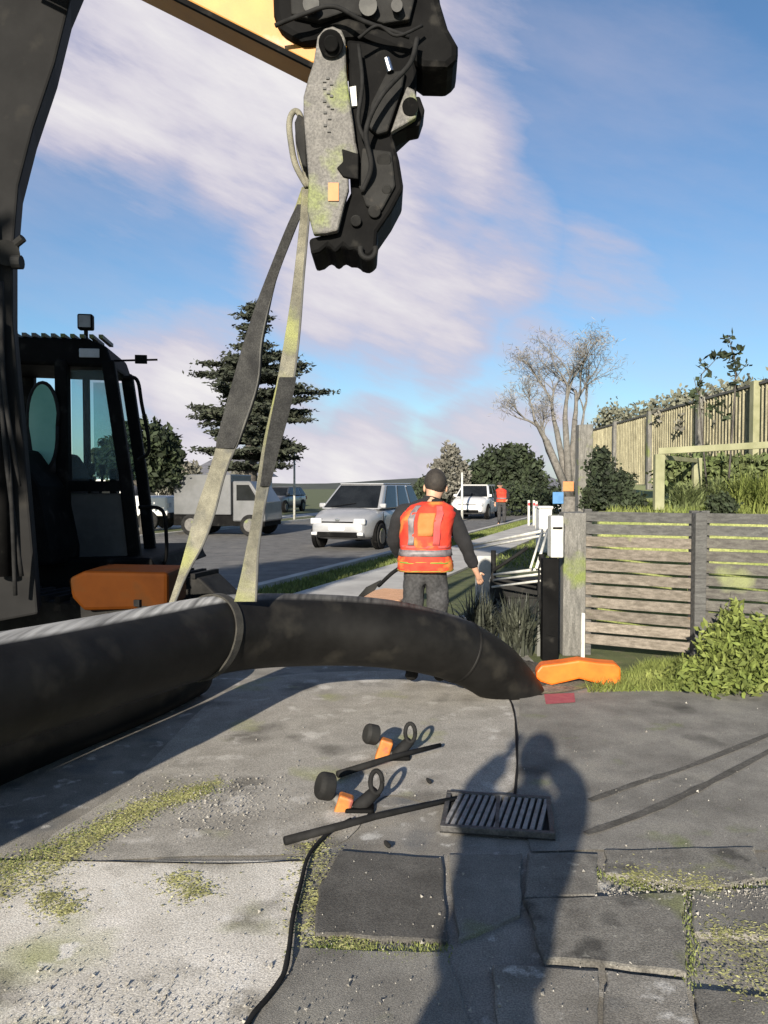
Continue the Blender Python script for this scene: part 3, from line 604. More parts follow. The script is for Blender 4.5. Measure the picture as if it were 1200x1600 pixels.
bm = bmesh.new(); tube(bm, [cabM @ Vector((x, -.55, z)) for x, z in ov + ov[:1]], .018, 8); obj('pane_seal', bm, rubber, mr_, smooth=True)
bm = bmesh.new()
box(bm, (-.25, 0, .55), (.45, .48, .12), cabM); box(bm, (-.44, 0, .95), (.12, .48, .75), cabM); seat = obj('seat', bm, black_paint, ex, bevel=.04)
bm = bmesh.new(); box(bm, (-.47, -.52, 1.02), (.10, .02, .22), cabM); obj('red_cushion', bm, red_m, ex, bevel=.008)
bm = bmesh.new()
bm.free()
for x, y in ((.12,-.25),(.12,.25)): bm = bmesh.new(); tube(bm, [cabM @ Vector((x, y, .5)), cabM @ Vector((x+.05, y, .92))], .015, 8); box(bm, (x+.05, y, .95), (.05,.05,.10), cabM); obj('control_lever', bm, dark_steel, ex)
bm = bmesh.new(); box(bm, (.36, -.2, .84), (.06, .16, .22), cabM); obj('display', bm, dark_steel, ex)
bm = bmesh.new()
tube(bm, smooth_line([cabM @ Vector(p) for p in [(.50,-.52,1.72),(.62,-.54,1.70),(.66,-.54,1.5),(.72,-.54,1.12),(.62,-.52,1.02)]], 6), .018, 8); obj('grab_rail', bm, black_paint, ex, smooth=True)
bm = bmesh.new()
tube(bm, smooth_line([cabM @ Vector(p) for p in [(.62,-.52,.62),(.82,-.54,.60),(.86,-.54,.4),(.84,-.54,.14),(.66,-.52,.10)]], 6), .018, 8); obj('grab_rail', bm, black_paint, ex, smooth=True)
bm = bmesh.new(); tube(bm, [cabM @ Vector((.42,-.5,1.86)), cabM @ Vector((.80,-.55,1.87))], .010, 8); box(bm, (.66,-.55,1.87), (.10,.04,.07), cabM); obj('mirror_arm', bm, black_paint, ex)
# machine deck, tracks
bm = bmesh.new(); pprism(bm, [(104,905),(130,893),(262,895),(262,952),(130,955),(112,935)], 6.1, .6); obj('deck_corner', bm, orange_body, ex, bevel=.03)
bm = bmesh.new(); pprism(bm, [(-260,880),(236,872),(244,892),(250,900),(120,905),(100,960),(-260,975)], 7.3, 2.0); obj('upper_deck', bm, black_paint, ex, bevel=.03)
bm = bmesh.new(); pprism(bm, [(-260,700),(20,700),(60,760),(80,860),(80,885),(-260,885)], 6.9, 1.5); obj('counterweight', bm, black_paint, ex, bevel=.04)
for d in (6.5, 8.3):
    bm = bmesh.new(); y0 = d; xs = (-5.2, -1.55)
    pr = [(xs[0],.28),(xs[0]+.25,.02),(xs[1]-.25,.02),(xs[1],.28),(xs[1],.45),(xs[1]-.25,.66),(xs[0]+.25,.66),(xs[0],.45)]
    Mt = Matrix.Translation((-3.3, y0, 0)) @ Matrix.Rotation(R(-16), 4, 'Z') @ Matrix.Translation((3.3, 0, 0))
    prism(bm, [Mt @ Vector((x, 0, z)) for x, z in pr], Mt.to_3x3() @ Vector((0, .45, 0)))
    tr = obj('track', bm, dark_steel, ex, bevel=.02)
    bm = bmesh.new()
    for k in range(22): box(bm, (xs[0] + .3 + k*.145, .22, .68), (.05, .5, .05), Mt)
    obj('grouser', bm, rubber, tr)

# ------------------------------------------------------------ people
def skin_obj(name, V, E, Rd, m, parent, sub=2, root=0):
    me = bpy.data.meshes.new(name); me.from_pydata([tuple(v) for v in V], E, [])
    o = bpy.data.objects.new(name, me); COL.objects.link(o)
    sk = o.modifiers.new('skin', 'SKIN'); sk.use_smooth_shade = True; sk.branch_smoothing = .6
    for i, r in enumerate(Rd):
        r = r if isinstance(r, (tuple, list)) else (r, r)
        me.skin_vertices[0].data[i].radius = r; me.skin_vertices[0].data[i].use_root = (i == root)
    ss = o.modifiers.new('sub', 'SUBSURF'); ss.levels = ss.render_levels = sub
    me.materials.append(m); o.parent = parent; return o
def rumple(o, st=.02, size=.10):
    tx = bpy.data.textures.get('folds') or bpy.data.textures.new('folds', 'CLOUDS'); tx.noise_scale = size; tx.noise_depth = 2
    d = o.modifiers.new('folds', 'DISPLACE'); d.texture = tx; d.strength = st; d.mid_level = .5; d.texture_coords = 'LOCAL'; return o
def limb(a, b, n=2): return [Vector(a).lerp(Vector(b), i / n) for i in range(1, n + 1)]
def person(name, label, loc, rz, J, vest=True, bulk=1.0, hair_label=None, scale=1.0, group=None, trous=trouser_m, sleeves=jacket_m, cap=True):
    t = thing('person', label, 'person', loc, group, rz); t.scale = (scale,) * 3
    # body: one continuous skinned figure
    V = [Vector(J['pelvis']), Vector(J['waist']), Vector(J['chest']), Vector(J['neck']), Vector(J['head0']), Vector(J['head']), Vector(J['crown'])]
    Rd = [(.15,.11),(.135,.10),(.155,.11),(.052,.055),(.062,.072),(.078,.095),(.060,.075)]; E = [(0,1),(1,2),(2,3),(3,4),(4,5),(5,6)]
    for s in ('l', 'r'):
        i0 = 2; pts = [J['sho_'+s], J['elb_'+s], J['wri_'+s], J['palm_'+s]]
        for p, r in zip(pts, (.062, .042, .028, (.038,.018))):
            V.append(Vector(p)); Rd.append(r); E.append((i0, len(V)-1)); i0 = len(V)-1
        pw, pp = Vector(pts[2]), Vector(pts[3]); d = (pp - pw).normalized(); side = d.cross(Vector((0,1,0)) if abs(d.y) < .8 else Vector((0,0,1))).normalized(); fw = side.cross(d)
        for k in range(4):
            a = pp + side * (.013*(k-1.5)); ln = (.062,.075,.07,.055)[k]; c1 = a + d*(.02+ln*.45) + fw*.008; c2 = c1 + d*ln*.4 + fw*.03
            V += [a + d*.018, c1, c2]; Rd += [.009,.0085,.007]; n = len(V); E += [(i0, n-3), (n-3, n-2), (n-2, n-1)]
        a = pw.lerp(pp, .55) + side*.03; V += [a, a + side*.02 + d*.035 + fw*.012]; Rd += [.011,.008]; n = len(V); E += [(i0-0, n-2), (n-2, n-1)]
        i0 = 0
        for p, r in zip([J['hip_'+s], J['kne_'+s], J['ank_'+s], J['toe_'+s]], (.095, .058, .040, (.042,.030))):
            V.append(Vector(p)); Rd.append(r); E.append((i0, len(V)-1)); i0 = len(V)-1
    b = skin_obj('body', V, E, Rd, skin_m, t)
    hd_ = Vector(J['head'])
    # clothes
    V = [Vector(J['pelvis']), Vector(J['waist']), Vector(J['chest']), Vector(J['chest']).lerp(Vector(J['neck']), 1.08)]; Rd = [(.17,.13),(.155,.12),(.175,.13),(.074,.074)]; E = [(0,1),(1,2),(2,3)]
    for s in ('l','r'):
        i0 = 2
        for p, r in zip([J['sho_'+s], J['elb_'+s], Vector(J['elb_'+s]).lerp(Vector(J['wri_'+s]), .93)], (.092,.062,.046)):
            V.append(Vector(p)); Rd.append(r); E.append((i0, len(V)-1)); i0 = len(V)-1
    rumple(skin_obj("jacket", V, E, [tuple(q*bulk for q in r_) if isinstance(r_, tuple) else r_*bulk for r_ in Rd], sleeves, t), .035)
    V = [Vector(J['waist']) - Vector((0,0,.04)), Vector(J['pelvis'])]; Rd = [(.145,.115),(.165,.13)]; E = [(0,1)]
    for s in ('l','r'):
        i0 = 1
        for p, r in zip([J['hip_'+s], J['kne_'+s], Vector(J['kne_'+s]).lerp(Vector(J['ank_'+s]), .9)], (.112*bulk,.082*bulk,.072*bulk)):
            V.append(Vector(p)); Rd.append(r); E.append((i0, len(V)-1)); i0 = len(V)-1
    rumple(skin_obj('trousers', V, E, Rd, trous, t, sub=3), .045)
    for s in ('l','r'):
        a, k_, c = Vector(J['ank_'+s]), Vector(J['toe_'+s]), Vector(J['kne_'+s])
        skin_obj('boot', [a.lerp(c, .22), a, a.lerp(k_, .5) - Vector((0,0,.0)), k_], [(0,1),(1,2),(2,3)], [.055,.055,(.052,.045),(.048,.036)], rubber, t)
    # hair / beanie
    me = bmesh.new(); bmesh.ops.create_uvsphere(me, u_segments=20, v_segments=12, radius=1)
    for v in list(me.verts):
        if v.co.z < -.35 and v.co.y > -.1: v.co.z = -.25
        v.co = Vector((v.co.x * .089, v.co.y * .108 - .006, v.co.z * .108 + .03)) * (1.25 if bulk > 1 else 1) + hd_
    h = obj('hair', me, hair_m, None, smooth=True); h.parent = t
    for sx in (-1, 1):
        me = bmesh.new(); bmesh.ops.create_uvsphere(me, u_segments=10, v_segments=8, radius=1)
        for v in me.verts: v.co = Vector((v.co.x*.012, v.co.y*.02, v.co.z*.032)) + hd_ + Vector((sx*.086, .012, -.02))
        e = obj('ear', me, skin_m, None, smooth=True); e.parent = t
    me = bmesh.new(); bmesh.ops.create_cone(me, segments=8, radius1=.018, radius2=.006, depth=.05, cap_ends=True)
    for v in me.verts: v.co = hd_ + Vector((v.co.x, .094 + (.012 if v.co.z < 0 else 0), v.co.z - .015))
    e = obj('nose', me, skin_m, None, smooth=True); e.parent = t
    for sx in (-1, 1):
        me = bmesh.new(); bmesh.ops.create_uvsphere(me, u_segments=8, v_segments=6, radius=.011)
        for v in me.verts: v.co += hd_ + Vector((sx*.032, .084, .012))
        e = obj('eye', me, hair_m, None, smooth=True); e.parent = t
    me = bmesh.new(); box(me, hd_ + Vector((0, .088, -.055)), (.045, .012, .009)); e = obj('mouth', me, red_m, None); e.parent = t
    if vest:
        seg = 36; pw, ch = Vector(J['waist']), Vector(J['chest']); pv = Vector(J['pelvis'])
        levels = [(pv + Vector((0,0,-.02)), .212,.160), (pv + Vector((0,0,.05)), .208,.156), (pw, .190,.146), (pw.lerp(ch,.45), .196,.15), (ch, .206,.156), (ch.lerp(Vector(J['neck']),.38), .212,.150), (ch.lerp(Vector(J['neck']),.68), .165,.120), (ch.lerp(Vector(J['neck']),.90), .088,.085)]
        def at(u):                                       # height parameter along levels
            i = min(int(u), len(levels)-2); f = u - i
            return levels[i][0].lerp(levels[i+1][0], f), levels[i][1]*(1-f)+levels[i+1][1]*f, levels[i][2]*(1-f)+levels[i+1][2]*f
        def shell(u0, u1, off, m, nm, step=.25, part=t, a0=0, a1=2*math.pi, label=None):
            me = bmesh.new(); prev = None; n = max(2, int((u1-u0)/step)+1); full = (a1 - a0) > 6.2; sg = seg if full else 8
            for i in range(n):
                c, rx, ry = at(u0 + (u1-u0)*i/(n-1)); rr = []
                for k in range(sg if full else sg + 1):
                    a = a0 + (a1-a0)*k/sg; wob = 1 + .022*math.sin(a*5 + i*.9) + .016*math.sin(a*11 - i*1.7) ; p = .78
                    ca, sa = math.cos(a), math.sin(a)
                    rr.append(me.verts.new(c + Vector((math.copysign(abs(ca)**p, ca)*(rx+off)*wob, math.copysign(abs(sa)**p, sa)*(ry+off)*wob, 0))))
                if prev:
                    for k in range(len(rr) if full else len(rr)-1): me.faces.new((prev[k], prev[(k+1) % len(rr)], rr[(k+1) % len(rr)], rr[k]))
                prev = rr
            o = obj(nm, me, m, None, smooth=True, label=label); o.parent = part
            if part is not t: o.matrix_parent_inverse = Matrix.Identity(4)
            so = o.modifiers.new('thick', 'SOLIDIFY'); so.thickness = .006; so.offset = 1; return o
        v = shell(0, 7, 0, vest_m, 'vest')
        shell(1.55, 2.1, .007, reflect_m, 'reflective_band', part=v); shell(2.2, 2.42, .007, vest_pink, 'faded_band', part=v)
        shell(.05, .16, .007, lime_m, 'hem_trim', .05, part=v); shell(.95, 1.1, .007, lime_m, 'trim', .05, part=v)
        for a in (-R(118), -R(72)): shell(2.45, 6.2, .008, reflect_m if a < -R(100) else vest_pink, 'shoulder_band', part=v, a0=a-.13, a1=a+.13)
        shell(3.1, 5.0, .009, mat('vest_panel', (.36,.13,.03), (.45,.17,.05), .85, 9), 'back_panel', part=v, a0=-R(103), a1=-R(80))
    return t
J = dict(pelvis=(0,0,.93), waist=(0,.0,1.07), chest=(.01,.02,1.30), neck=(.055,.06,1.46), head0=(.07,.09,1.50), head=(.08,.12,1.57), crown=(.085,.13,1.635),
    sho_l=(-.19,.02,1.38), elb_l=(-.25,.10,1.13), wri_l=(-.20,.28,.98), palm_l=(-.19,.35,.95),
    sho_r=(.20,.03,1.37), elb_r=(.31,.06,1.12), wri_r=(.40,.16,.90), palm_r=(.43,.19,.83),
    hip_l=(-.09,0,.86), kne_l=(-.10,.03,.48), ank_l=(-.10,-.02,.09), toe_l=(-.12,.14,.05),
    hip_r=(.09,0,.86), kne_r=(.10,.02,.48), ank_r=(.11,-.03,.09), toe_r=(.14,.13,.05))
WD = 6.12
wk = person('person', 'person in orange hi-vis vest seen from behind, standing beyond the pipe', (P(664,1074,WD).x, WD, .02), R(-3), J)
t = thing('shovel', 'long handled shovel held low at the left of the person in orange', 'shovel', P(600,920,6.6))
bm = bmesh.new(); tube(bm, smooth_line([P(630,884,6.42), P(612,896,6.55), P(592,915,6.8)], 6), .017, 8); obj('handle', bm, rubber, t, smooth=True)
bm = bmesh.new(); prism(bm, [P(x, y, 6.85) for x, y in [(596,906),(586,922),(566,934),(558,934),(572,918)]], Vector((0,.03,.0))); obj('blade', bm, dark_steel, t)
# the second worker far up the road
Jf = dict(J); Jf.update(elb_r=(.27,.02,1.10), wri_r=(.26,.10,.88), palm_r=(.26,.13,.80))
person('person', 'distant person in orange vest beside the white ute', (P(784,815,31).x, 31, 0), R(170), Jf)
# the person taking the picture stands just behind the camera; their shadow falls on the paving
Jp = dict(pelvis=(0,0,.95), waist=(0,.0,1.10), chest=(0,-.01,1.36), neck=(0,.0,1.54), head0=(0,.02,1.59), head=(0,.04,1.68), crown=(0,.04,1.75),
    sho_l=(-.20,0,1.44), elb_l=(-.27,.20,1.47), wri_l=(-.13,.34,1.60), palm_l=(-.10,.38,1.66), sho_r=(.20,0,1.44), elb_r=(.26,.20,1.46), wri_r=(.13,.34,1.59), palm_r=(.10,.38,1.65),
    hip_l=(-.09,0,.88), kne_l=(-.10,.02,.49), ank_l=(-.11,-.02,.09), toe_l=(-.13,.14,.05), hip_r=(.09,0,.88), kne_r=(.10,.02,.49), ank_r=(.11,-.02,.09), toe_r=(.14,.14,.05))
person('person', 'person in dark jacket whose long shadow falls over the paving', (-.44, -.42, .02), R(-8), Jp, vest=False, bulk=1.45)

# ------------------------------------------------------------ pipe clamp tools on the concrete
def clamp_tool(cx, cy, s, label, first):
    o3 = G(cx, cy, .02); t = thing('pipe_clamp', label, 'clamp tool', o3, 'two orange jointed pipe clamps on the concrete')
    def W(px, py, z=0.0, dd=0): r = G(px, py, .02); return Vector((r.x, r.y + dd, .02 + z))
    def Q(px, py, dd=0): return P(px, py, o3.y + dd)
    return t, W, Q
def tool(label, c, bar0, bar1, knob, kr, loop, b1, b2, spike, lowbox):
    t, W, Q = clamp_tool(*c, 1, label, True)
    bm = bmesh.new(); a, b = G(*bar0, .05), G(*bar1, .05); tube(bm, [a, a.lerp(b, .5) + Vector((0,0,.01)), b], [.020,.016,.012], 10); obj('long_bar', bm, rubber, t, smooth=True)
    bm = bmesh.new(); k0 = Q(*knob); tube(bm, [k0 + Vector((-.035,-.015,.012)), k0 + Vector((-.02,-.01,.007)), k0 + Vector((.03,.012,-.01))], [kr*.8, kr, kr], 24); obj('knob', bm, dark_steel, t, bevel=.006)
    bm = bmesh.new(); tube(bm, [k0, Q(*b1), Q(*c)], [.02,.026,.028], 10); obj('screw', bm, grey_steel, t, smooth=True)
    bm = bmesh.new(); box(bm, (0,0,0), (.075,.07,.13), Matrix.Translation(Q(*b1)) @ Matrix.Rotation(R(18), 4, 'Y')); obj('upper_block', bm, mat('orange_worn', (.36,.11,.02), (.46,.16,.03), .6, 20, spots=[((.22,.06,.05), .55, .66, 14)]), t, bevel=.012)
    bm = bmesh.new(); box(bm, (0,0,0), (.11,.09,.07), Matrix.Translation(Q(*b2)) @ Matrix.Rotation(R(14), 4, 'Y')); obj('lower_block', bm, MATS['orange_worn'], t, bevel=.012)
    bm = bmesh.new(); box(bm, (0,0,0), (.07,.09,.05), Matrix.Translation(Q(b2[0]-22, b2[1]-2)) @ Matrix.Rotation(R(14), 4, 'Y')); obj('lime_tag', bm, mat('lime_worn', (.35,.40,.14), (.5,.52,.24), .7), t, bevel=.008)
    bm = bmesh.new(); lc = Q(*loop); rr = .036
    tube(bm, [lc + Vector((rr*.8*math.cos(x_), .02*math.sin(x_), rr*1.35*math.sin(x_))) for x_ in [2*math.pi*k/18 for k in range(19)]], .012, 8)
    tube(bm, [lc - Vector((0,0,rr*1.2)), lc.lerp(Q(*c), .6) - Vector((0,0,.02)), Q(*c)], [.03,.034,.032], 10); obj('loop_handle', bm, rubber, t, smooth=True)
    bm = bmesh.new(); tube(bm, [Q(*c), Q(*spike[0]), G(*spike[1], .035)], [.022,.016,.010], 8); obj('spike', bm, rubber, t, smooth=True)
    bm = bmesh.new(); box(bm, Q(*lowbox) , (.14,.10,.06)); obj('hinge_block', bm, black_paint, t, bevel=.012)
    return t
t1 = tool('orange and black pipe clamp farther from the camera, loop handle raised', (614,1184), (528,1210), (688,1164), (580,1147), .058, (641,1145), (600,1172), (628,1207), ((655,1208),(672,1222)), (622,1186))
t2 = tool('orange and black pipe clamp nearer the camera with the hose behind it', (556,1264), (445,1314), (712,1248), (508,1228), .066, (588,1222), (536,1262), (562,1300), ((585,1302),(608,1322)), (562,1268))
# hose
bm = bmesh.new(); tube(bm, smooth_line([G(x, y, .036 if y < 1500 else .04) for x, y in [(548,1280),(520,1296),(496,1318),(480,1342),(470,1380),(458,1430),(452,1480),(444,1520),(420,1556),(392,1590),(372,1640),(340,1800)]], 8), .0085, 8)
o = obj('hose', bm, rubber, smooth=True); tag(o, 'thin black hose running from the nearer clamp towards the bottom edge', 'hose')

# ------------------------------------------------------------ drain grates
def grate(px0, px1, py0, py1, label, lift):
    c = G((px0+px1)/2, (py0+py1)/2); wx = (px1-px0)/F*c.y; a = G(px0, py0).y; b = G(px0, py1).y; hy = a - b
    t = thing('drain_grate', label, 'drain grate', (c.x, (a+b)/2, .02), None, R(-9))
    M = Matrix.Translation((c.x, (a+b)/2, .03)) @ Matrix.Rotation(R(-9), 4, 'Z')
    bm = bmesh.new(); box(bm, (0,0,-.002), (wx, hy, .006), M); obj('drain_channel', bm, pit_m, t)
    bm = bmesh.new()
    for sy in (-1, 1): box(bm, (0, sy*(hy/2-.014), .012), (wx, .028, .03), M)
    for sx in (-1, 1): box(bm, (sx*(wx/2-.012), 0, .0115), (.024, hy-.056, .028), M)
    obj('grate_frame', bm, iron, t, bevel=.004)
    bm = bmesh.new(); box(bm, (0, 0, .0105), (.018, hy-.056, .030), M); obj('centre_rib', bm, iron, t)
    bm = bmesh.new(); n = 14
    for k in range(n):
        x = -wx/2 + .03 + (wx-.06)*(k+.5)/n; m_ = M @ Matrix.Translation((x, 0, .011)) @ Matrix.Rotation(R(-8), 4, 'Z')
        box(bm, (0,0,0), (.020, hy-.058, .026), m_)
    obj('grate_bars', bm, mat('iron_pale', (.14,.14,.135), (.26,.255,.25), .55, 20, bump=.3), t, bevel=.003)  # bars in a lighter grey than the frame
grate(692, 864, 1256, 1316, 'wide slotted cast iron drain grate beside the long shadow', 0)

# ------------------------------------------------------------ slat fence with gate
def slat_panel(x0, x1, d0, d1, n, zt, zb, m, label, skip=None):
    a, b = P(x0, 900, d0), P(x1, 900, d1); a.z = b.z = 0
    t = thing('slat_fence', label, 'fence', a, 'timber slat fence panels beside the footpath'); dv = (b-a).normalized(); nrm = Vector((dv.y, -dv.x, 0))
    st = (zt - zb) / n; bm = bmesh.new()
    for k in range(n):
        z = zb + st*(k+.5); jt = random.uniform(-.004,.004); bar(bm, a + Vector((0,0,z+jt)), b + Vector((0,0,z-jt)), .022, st*.80)
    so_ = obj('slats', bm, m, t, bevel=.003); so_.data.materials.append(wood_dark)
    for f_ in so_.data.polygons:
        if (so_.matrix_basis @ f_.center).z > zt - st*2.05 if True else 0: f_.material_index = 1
    for f in (.02, .98):
        p = a.lerp(b, f) - nrm*.05; bm = bmesh.new(); box(bm, p + Vector((0,0,zt/2)), (.07,.07,zt+.02)); obj('post', bm, wood_dark, t, bevel=.005)
    return t
slat_panel(912, 1086, 7.35, 6.9, 11, 1.36, .10, wood_slat, 'weathered horizontal slat fence panel next to the grey gate post')
slat_panel(1094, 1330, 6.88, 6.35, 11, 1.36, .16, wood_dark if False else mat('slat_dark', (.06,.055,.05), (.12,.115,.10), .85, 4, bump=.6, bscale=30, stretch=(1,6,10), island=.3, spots=[((.2,.22,.1), .6, .7, 2.3)]), 'darker horizontal slat fence panel at the right edge')
def post(name, label, cat, px0, px1, pyt, pyb, m, d=None, parts=None, thick=None):
    b = G((px0+px1)/2, pyb); d = d or b.y; t_b = P((px0+px1)/2, pyt, d); wd = (px1-px0)/F*d
    zb = 0.0; bm = bmesh.new(); vs = box(bm, (t_b.x, d, (t_b.z+zb)/2), (wd, thick or wd, t_b.z-zb))
    for v in vs:
        if v.co.z > t_b.z - .01: v.co.z += random.uniform(-.01,.01)
    o = obj(name, bm, m, bevel=.008); tag(o, label, cat); return o
post('timber_post', 'thick grey timber post between the slat fence and the black post', 'post', 877, 912, 800, 1032, wood_old, 7.4)
post('steel_post', 'slim pale post at the edge of the slat fence', 'post', 908, 914, 958, 1034, white_steel, 7.1)
post('slat_fence_post', 'square dark post where the two slat panels meet', 'post', 1084, 1102, 800, 1040, wood_dark, 6.85)
post('concrete_post', 'squat light grey post beside the arm of the person in orange', 'post', 744, 768, 868, 966, mat('post_concrete', (.30,.30,.29), (.42,.42,.41), .85, 5, bump=.4), 9.2)
t = thing('letterbox', 'white letterbox on a black post beside the timber post', 'letterbox', (P(862,1030,7.15).x, 7.15, 0))
bm = bmesh.new(); a = P(858,1034,7.15); b = P(860,872,7.15); box(bm, (a.x, 7.15, b.z/2), (.145,.11,b.z)); obj('post', bm, black_paint, t, bevel=.006)
bm = bmesh.new(); a = P(868,838,7.15); box(bm, (a.x, 7.15, a.z), (.115,.16,.38)); bx_ = obj('box', bm, white_steel, t, bevel=.012)
bm = bmesh.new(); box(bm, (a.x, 7.065, a.z+.08), (.085,.008,.018)); obj('slot', bm, black_paint, bx_)
# orange plastic barrier foot
t = thing('barrier_block', 'bright orange plastic barrier foot lying at the base of the posts', 'barrier foot', G(905,1078))
d0 = 6.12; bm = bmesh.new()
prism(bm, [P(x, y, d0) for x, y in [(838,1050),(846,1040),(880,1036),(905,1032),(935,1036),(962,1038),(970,1044),(970,1072),(950,1073),(925,1066),(905,1061),(885,1066),(862,1071),(845,1066),(838,1060)]], Vector((.02,.16,0)))
obj('foot', bm, orange_hi, t, bevel=.015)
bm = bmesh.new(); tube(bm, [P(905,1038,d0+.13), P(905,1030,d0+.13)], .03, 14); obj('socket', bm, mat('orange_socket', (.6,.12,.01), (.7,.15,.01), .5), t)  # socket in nearly the same orange as the foot
# white tubular barrier frame
t = thing('leaning_barrier', 'white tubular frame with a diagonal brace leaning beside the letterbox', 'barrier', G(820,960))
D1, D2 = 8.9, 8.0
c = dict(tl=P(738,852,10.2), tr=P(856,828,8.6), bl=P(772,898,8.9), br=P(838,888,8.0), ir=P(846,846,8.4), ib=P(776,886,9.0))
bm = bmesh.new()
tube(bm, [c['tl'], c['tr']], .016, 8); tube(bm, [c['tl'] + Vector((0,0,-.05)), c['tr'] + Vector((0,0,-.05))], .012, 8)
obj('top_rail', bm, white_steel, t, smooth=True)
bm = bmesh.new(); tube(bm, [c['bl'], c['br'] + Vector((.1,0,0))], .016, 8); tube(bm, [c['bl'] + Vector((0,0,-.06)), c['br'] + Vector((.1,0,-.05))], .013, 8); tube(bm, [c['bl'] + Vector((-.02,0,-.14)), c['br'] + Vector((.1,0,-.12))], .013, 8); obj('bottom_rail', bm, white_steel, t, smooth=True)
bm = bmesh.new(); tube(bm, [c['tr'], c['br']], .016, 8); tube(bm, [c['tr'] + Vector((-.06,0,0)), c['br'] + Vector((-.06,0,0))], .012, 8); obj('side_rail', bm, white_steel, t, smooth=True)
bm = bmesh.new(); tube(bm, [P(770,892,8.9), P(824,856,8.8)], .02, 8); obj('diagonal_brace', bm, rubber, t, smooth=True)
bm = bmesh.new(); tube(bm, [P(771,860,9.0), P(771,960,9.0)], .03, 8); tube(bm, [P(846,866,8.1), P(842,985,8.1)], .03, 8); obj('leg', bm, rubber, t, smooth=True)
t = thing('concrete_block', 'dark block standing under the white barrier frame', 'block', G(800,960))
bm = bmesh.new(); box(bm, P(806,918,9.1), (.60,.3,.22)); box(bm, P(806,944,9.1), (.5,.26,.2)); obj('block', bm, dark_steel, t, bevel=.02)
# orange board on the path
bm = bmesh.new(); prism(bm, [G(560,944), G(636,944), G(632,926), G(600,924), G(566,932)], Vector((0,0,.05)))
o = obj('timber_board', bm, mat('board_orange', (.50,.27,.14), (.66,.38,.22), .8, 6, stretch=(1,6,1), bump=.5), bevel=.008); tag(o, 'orange brown timber board lying left of the person in orange', 'board')

# flax / agapanthus clumps
def spiky(name, label, cat, loc, n, h, wd, m, group=None, spread=.25):
    V = []; 
    for _ in range(n):
        a = random.uniform(0, 2*math.pi); out_r = random.uniform(.1, 1)*spread*1.6; hh = h*random.uniform(.6,1.1); b = Vector(loc) + Vector((random.gauss(0,spread*.25), random.gauss(0,spread*.25), 0))
        d = Vector((math.cos(a), math.sin(a), 0)); s_ = Vector((-d.y, d.x, 0))*wd/2; prev = None
        for k in range(5):
            u = k/4; p = b + d*out_r*u**1.5 + Vector((0,0,hh*(u - .35*u**3*(out_r/spread)*.6))); q = (p - s_*(1-u*.92), p + s_*(1-u*.92))
            if prev: V += [prev[0], prev[1], q[1], q[0]]
            prev = q
    o = obj(name, raw_mesh(name, np.array([tuple(v) for v in V]), 4), m); tag(o, label, cat, group); return o
flax = mat('flax_leaf', (.025,.030,.022), (.07,.075,.055), .5, 3, island=.5, trans=.1)
spiky('flax_plant', 'dark strappy plant directly behind the bend of the pipe', 'plant', (P(750,1000,7.6).x, 7.6, 0), 260, .62, .035, flax, 'dark strappy plants')
spiky('flax_plant', 'dark strappy plant between the pipe and the black letterbox post', 'plant', (P(808,1010,7.4).x, 7.4, 0), 260, .60, .035, flax, 'dark strappy plants')
# weeds by the slat fence
def bush(name, label, cat, bl, n, size, m, group=None, stems=None, stem_m=bark_dark, aspect=1.8):
    o = thing(name, label, cat, (sum(b[0][0] for b in bl)/len(bl), sum(b[0][1] for b in bl)/len(bl), 0), group) 
    cpt = clumps(bl, n); obj('crown' if stems else 'foliage', quads_mesh('foliage', cpt, size * RNG.uniform(.6, 1.4, n), aspect=aspect), m, o)
    if stems:
        bm = bmesh.new()
        for pts_, rr in stems: tube(bm, pts_, rr, 6)
        obj('trunk', bm, stem_m, o, smooth=True)
    return o
def blob(px, py, d, rpx, rpy=None, dep=None):
    s_ = d / F; return (tuple(P(px, py, d)), (rpx*s_, dep or rpx*s_*.8, (rpy or rpx)*s_))
bush('weed_bush', 'tall bright green weeds growing against the right slat panel', 'weeds', [blob(1130,1010,6.2,40,45), blob(1175,1040,6.0,50,40), blob(1100,1045,6.2,50,22), blob(1145,965,6.3,18,30), blob(1190,1000,6.1,40,40), blob(1050,1062,6.2,60,12), blob(1130,1060,6.0,80,22)], 5200, .028, leaf_bright, aspect=2.6,
     stems=[([G(1130,1075), P(1138,960,6.3), P(1142,925,6.3)], [.008,.006,.003]), ([G(1170,1078), P(1180,990,6.1), P(1196,960,6.1)], [.008,.006,.003])])

# ------------------------------------------------------------ raised garden behind the slat fence
bk = [(P(930,800,8.6).x, 8.5), (14, 8.2), (16, 32), (8.4, 32), (5.6, 22)]
bm = bmesh.new(); vs = [Vector((x, y, 1.28)) for x, y in bk]; prism(bm, vs, Vector((0,0,-1.28)))
struct(obj('garden_bank', bm, mat('bank_turf', (.17,.20,.06), (.27,.29,.11), .95, 3, bump=1, bscale=40), bevel=.05))
bm = bmesh.new(); prism(bm, [Vector(p) for p in ((3.4,11.5,1.20),(14,10.0,1.20),(16,32,1.20),(8.4,32,1.20),(5.4,20,1.20))], Vector((0,0,.01)))
for v in bm.verts: v.co.z += max(0, min(.62, (v.co.x - 3.5)*.30))*(1 if v.co.z > 1.205 else 0)
struct(obj('garden_bank', bm, MATS['bank_turf']))
grass('bank_grass', 'bright grass on top of the raised garden bank', [(inquad((2.4,8.6),(8,8.5),(8,13),(4.4,13), 1.28), 1)], 14000, .09, .012, leaf_bright)
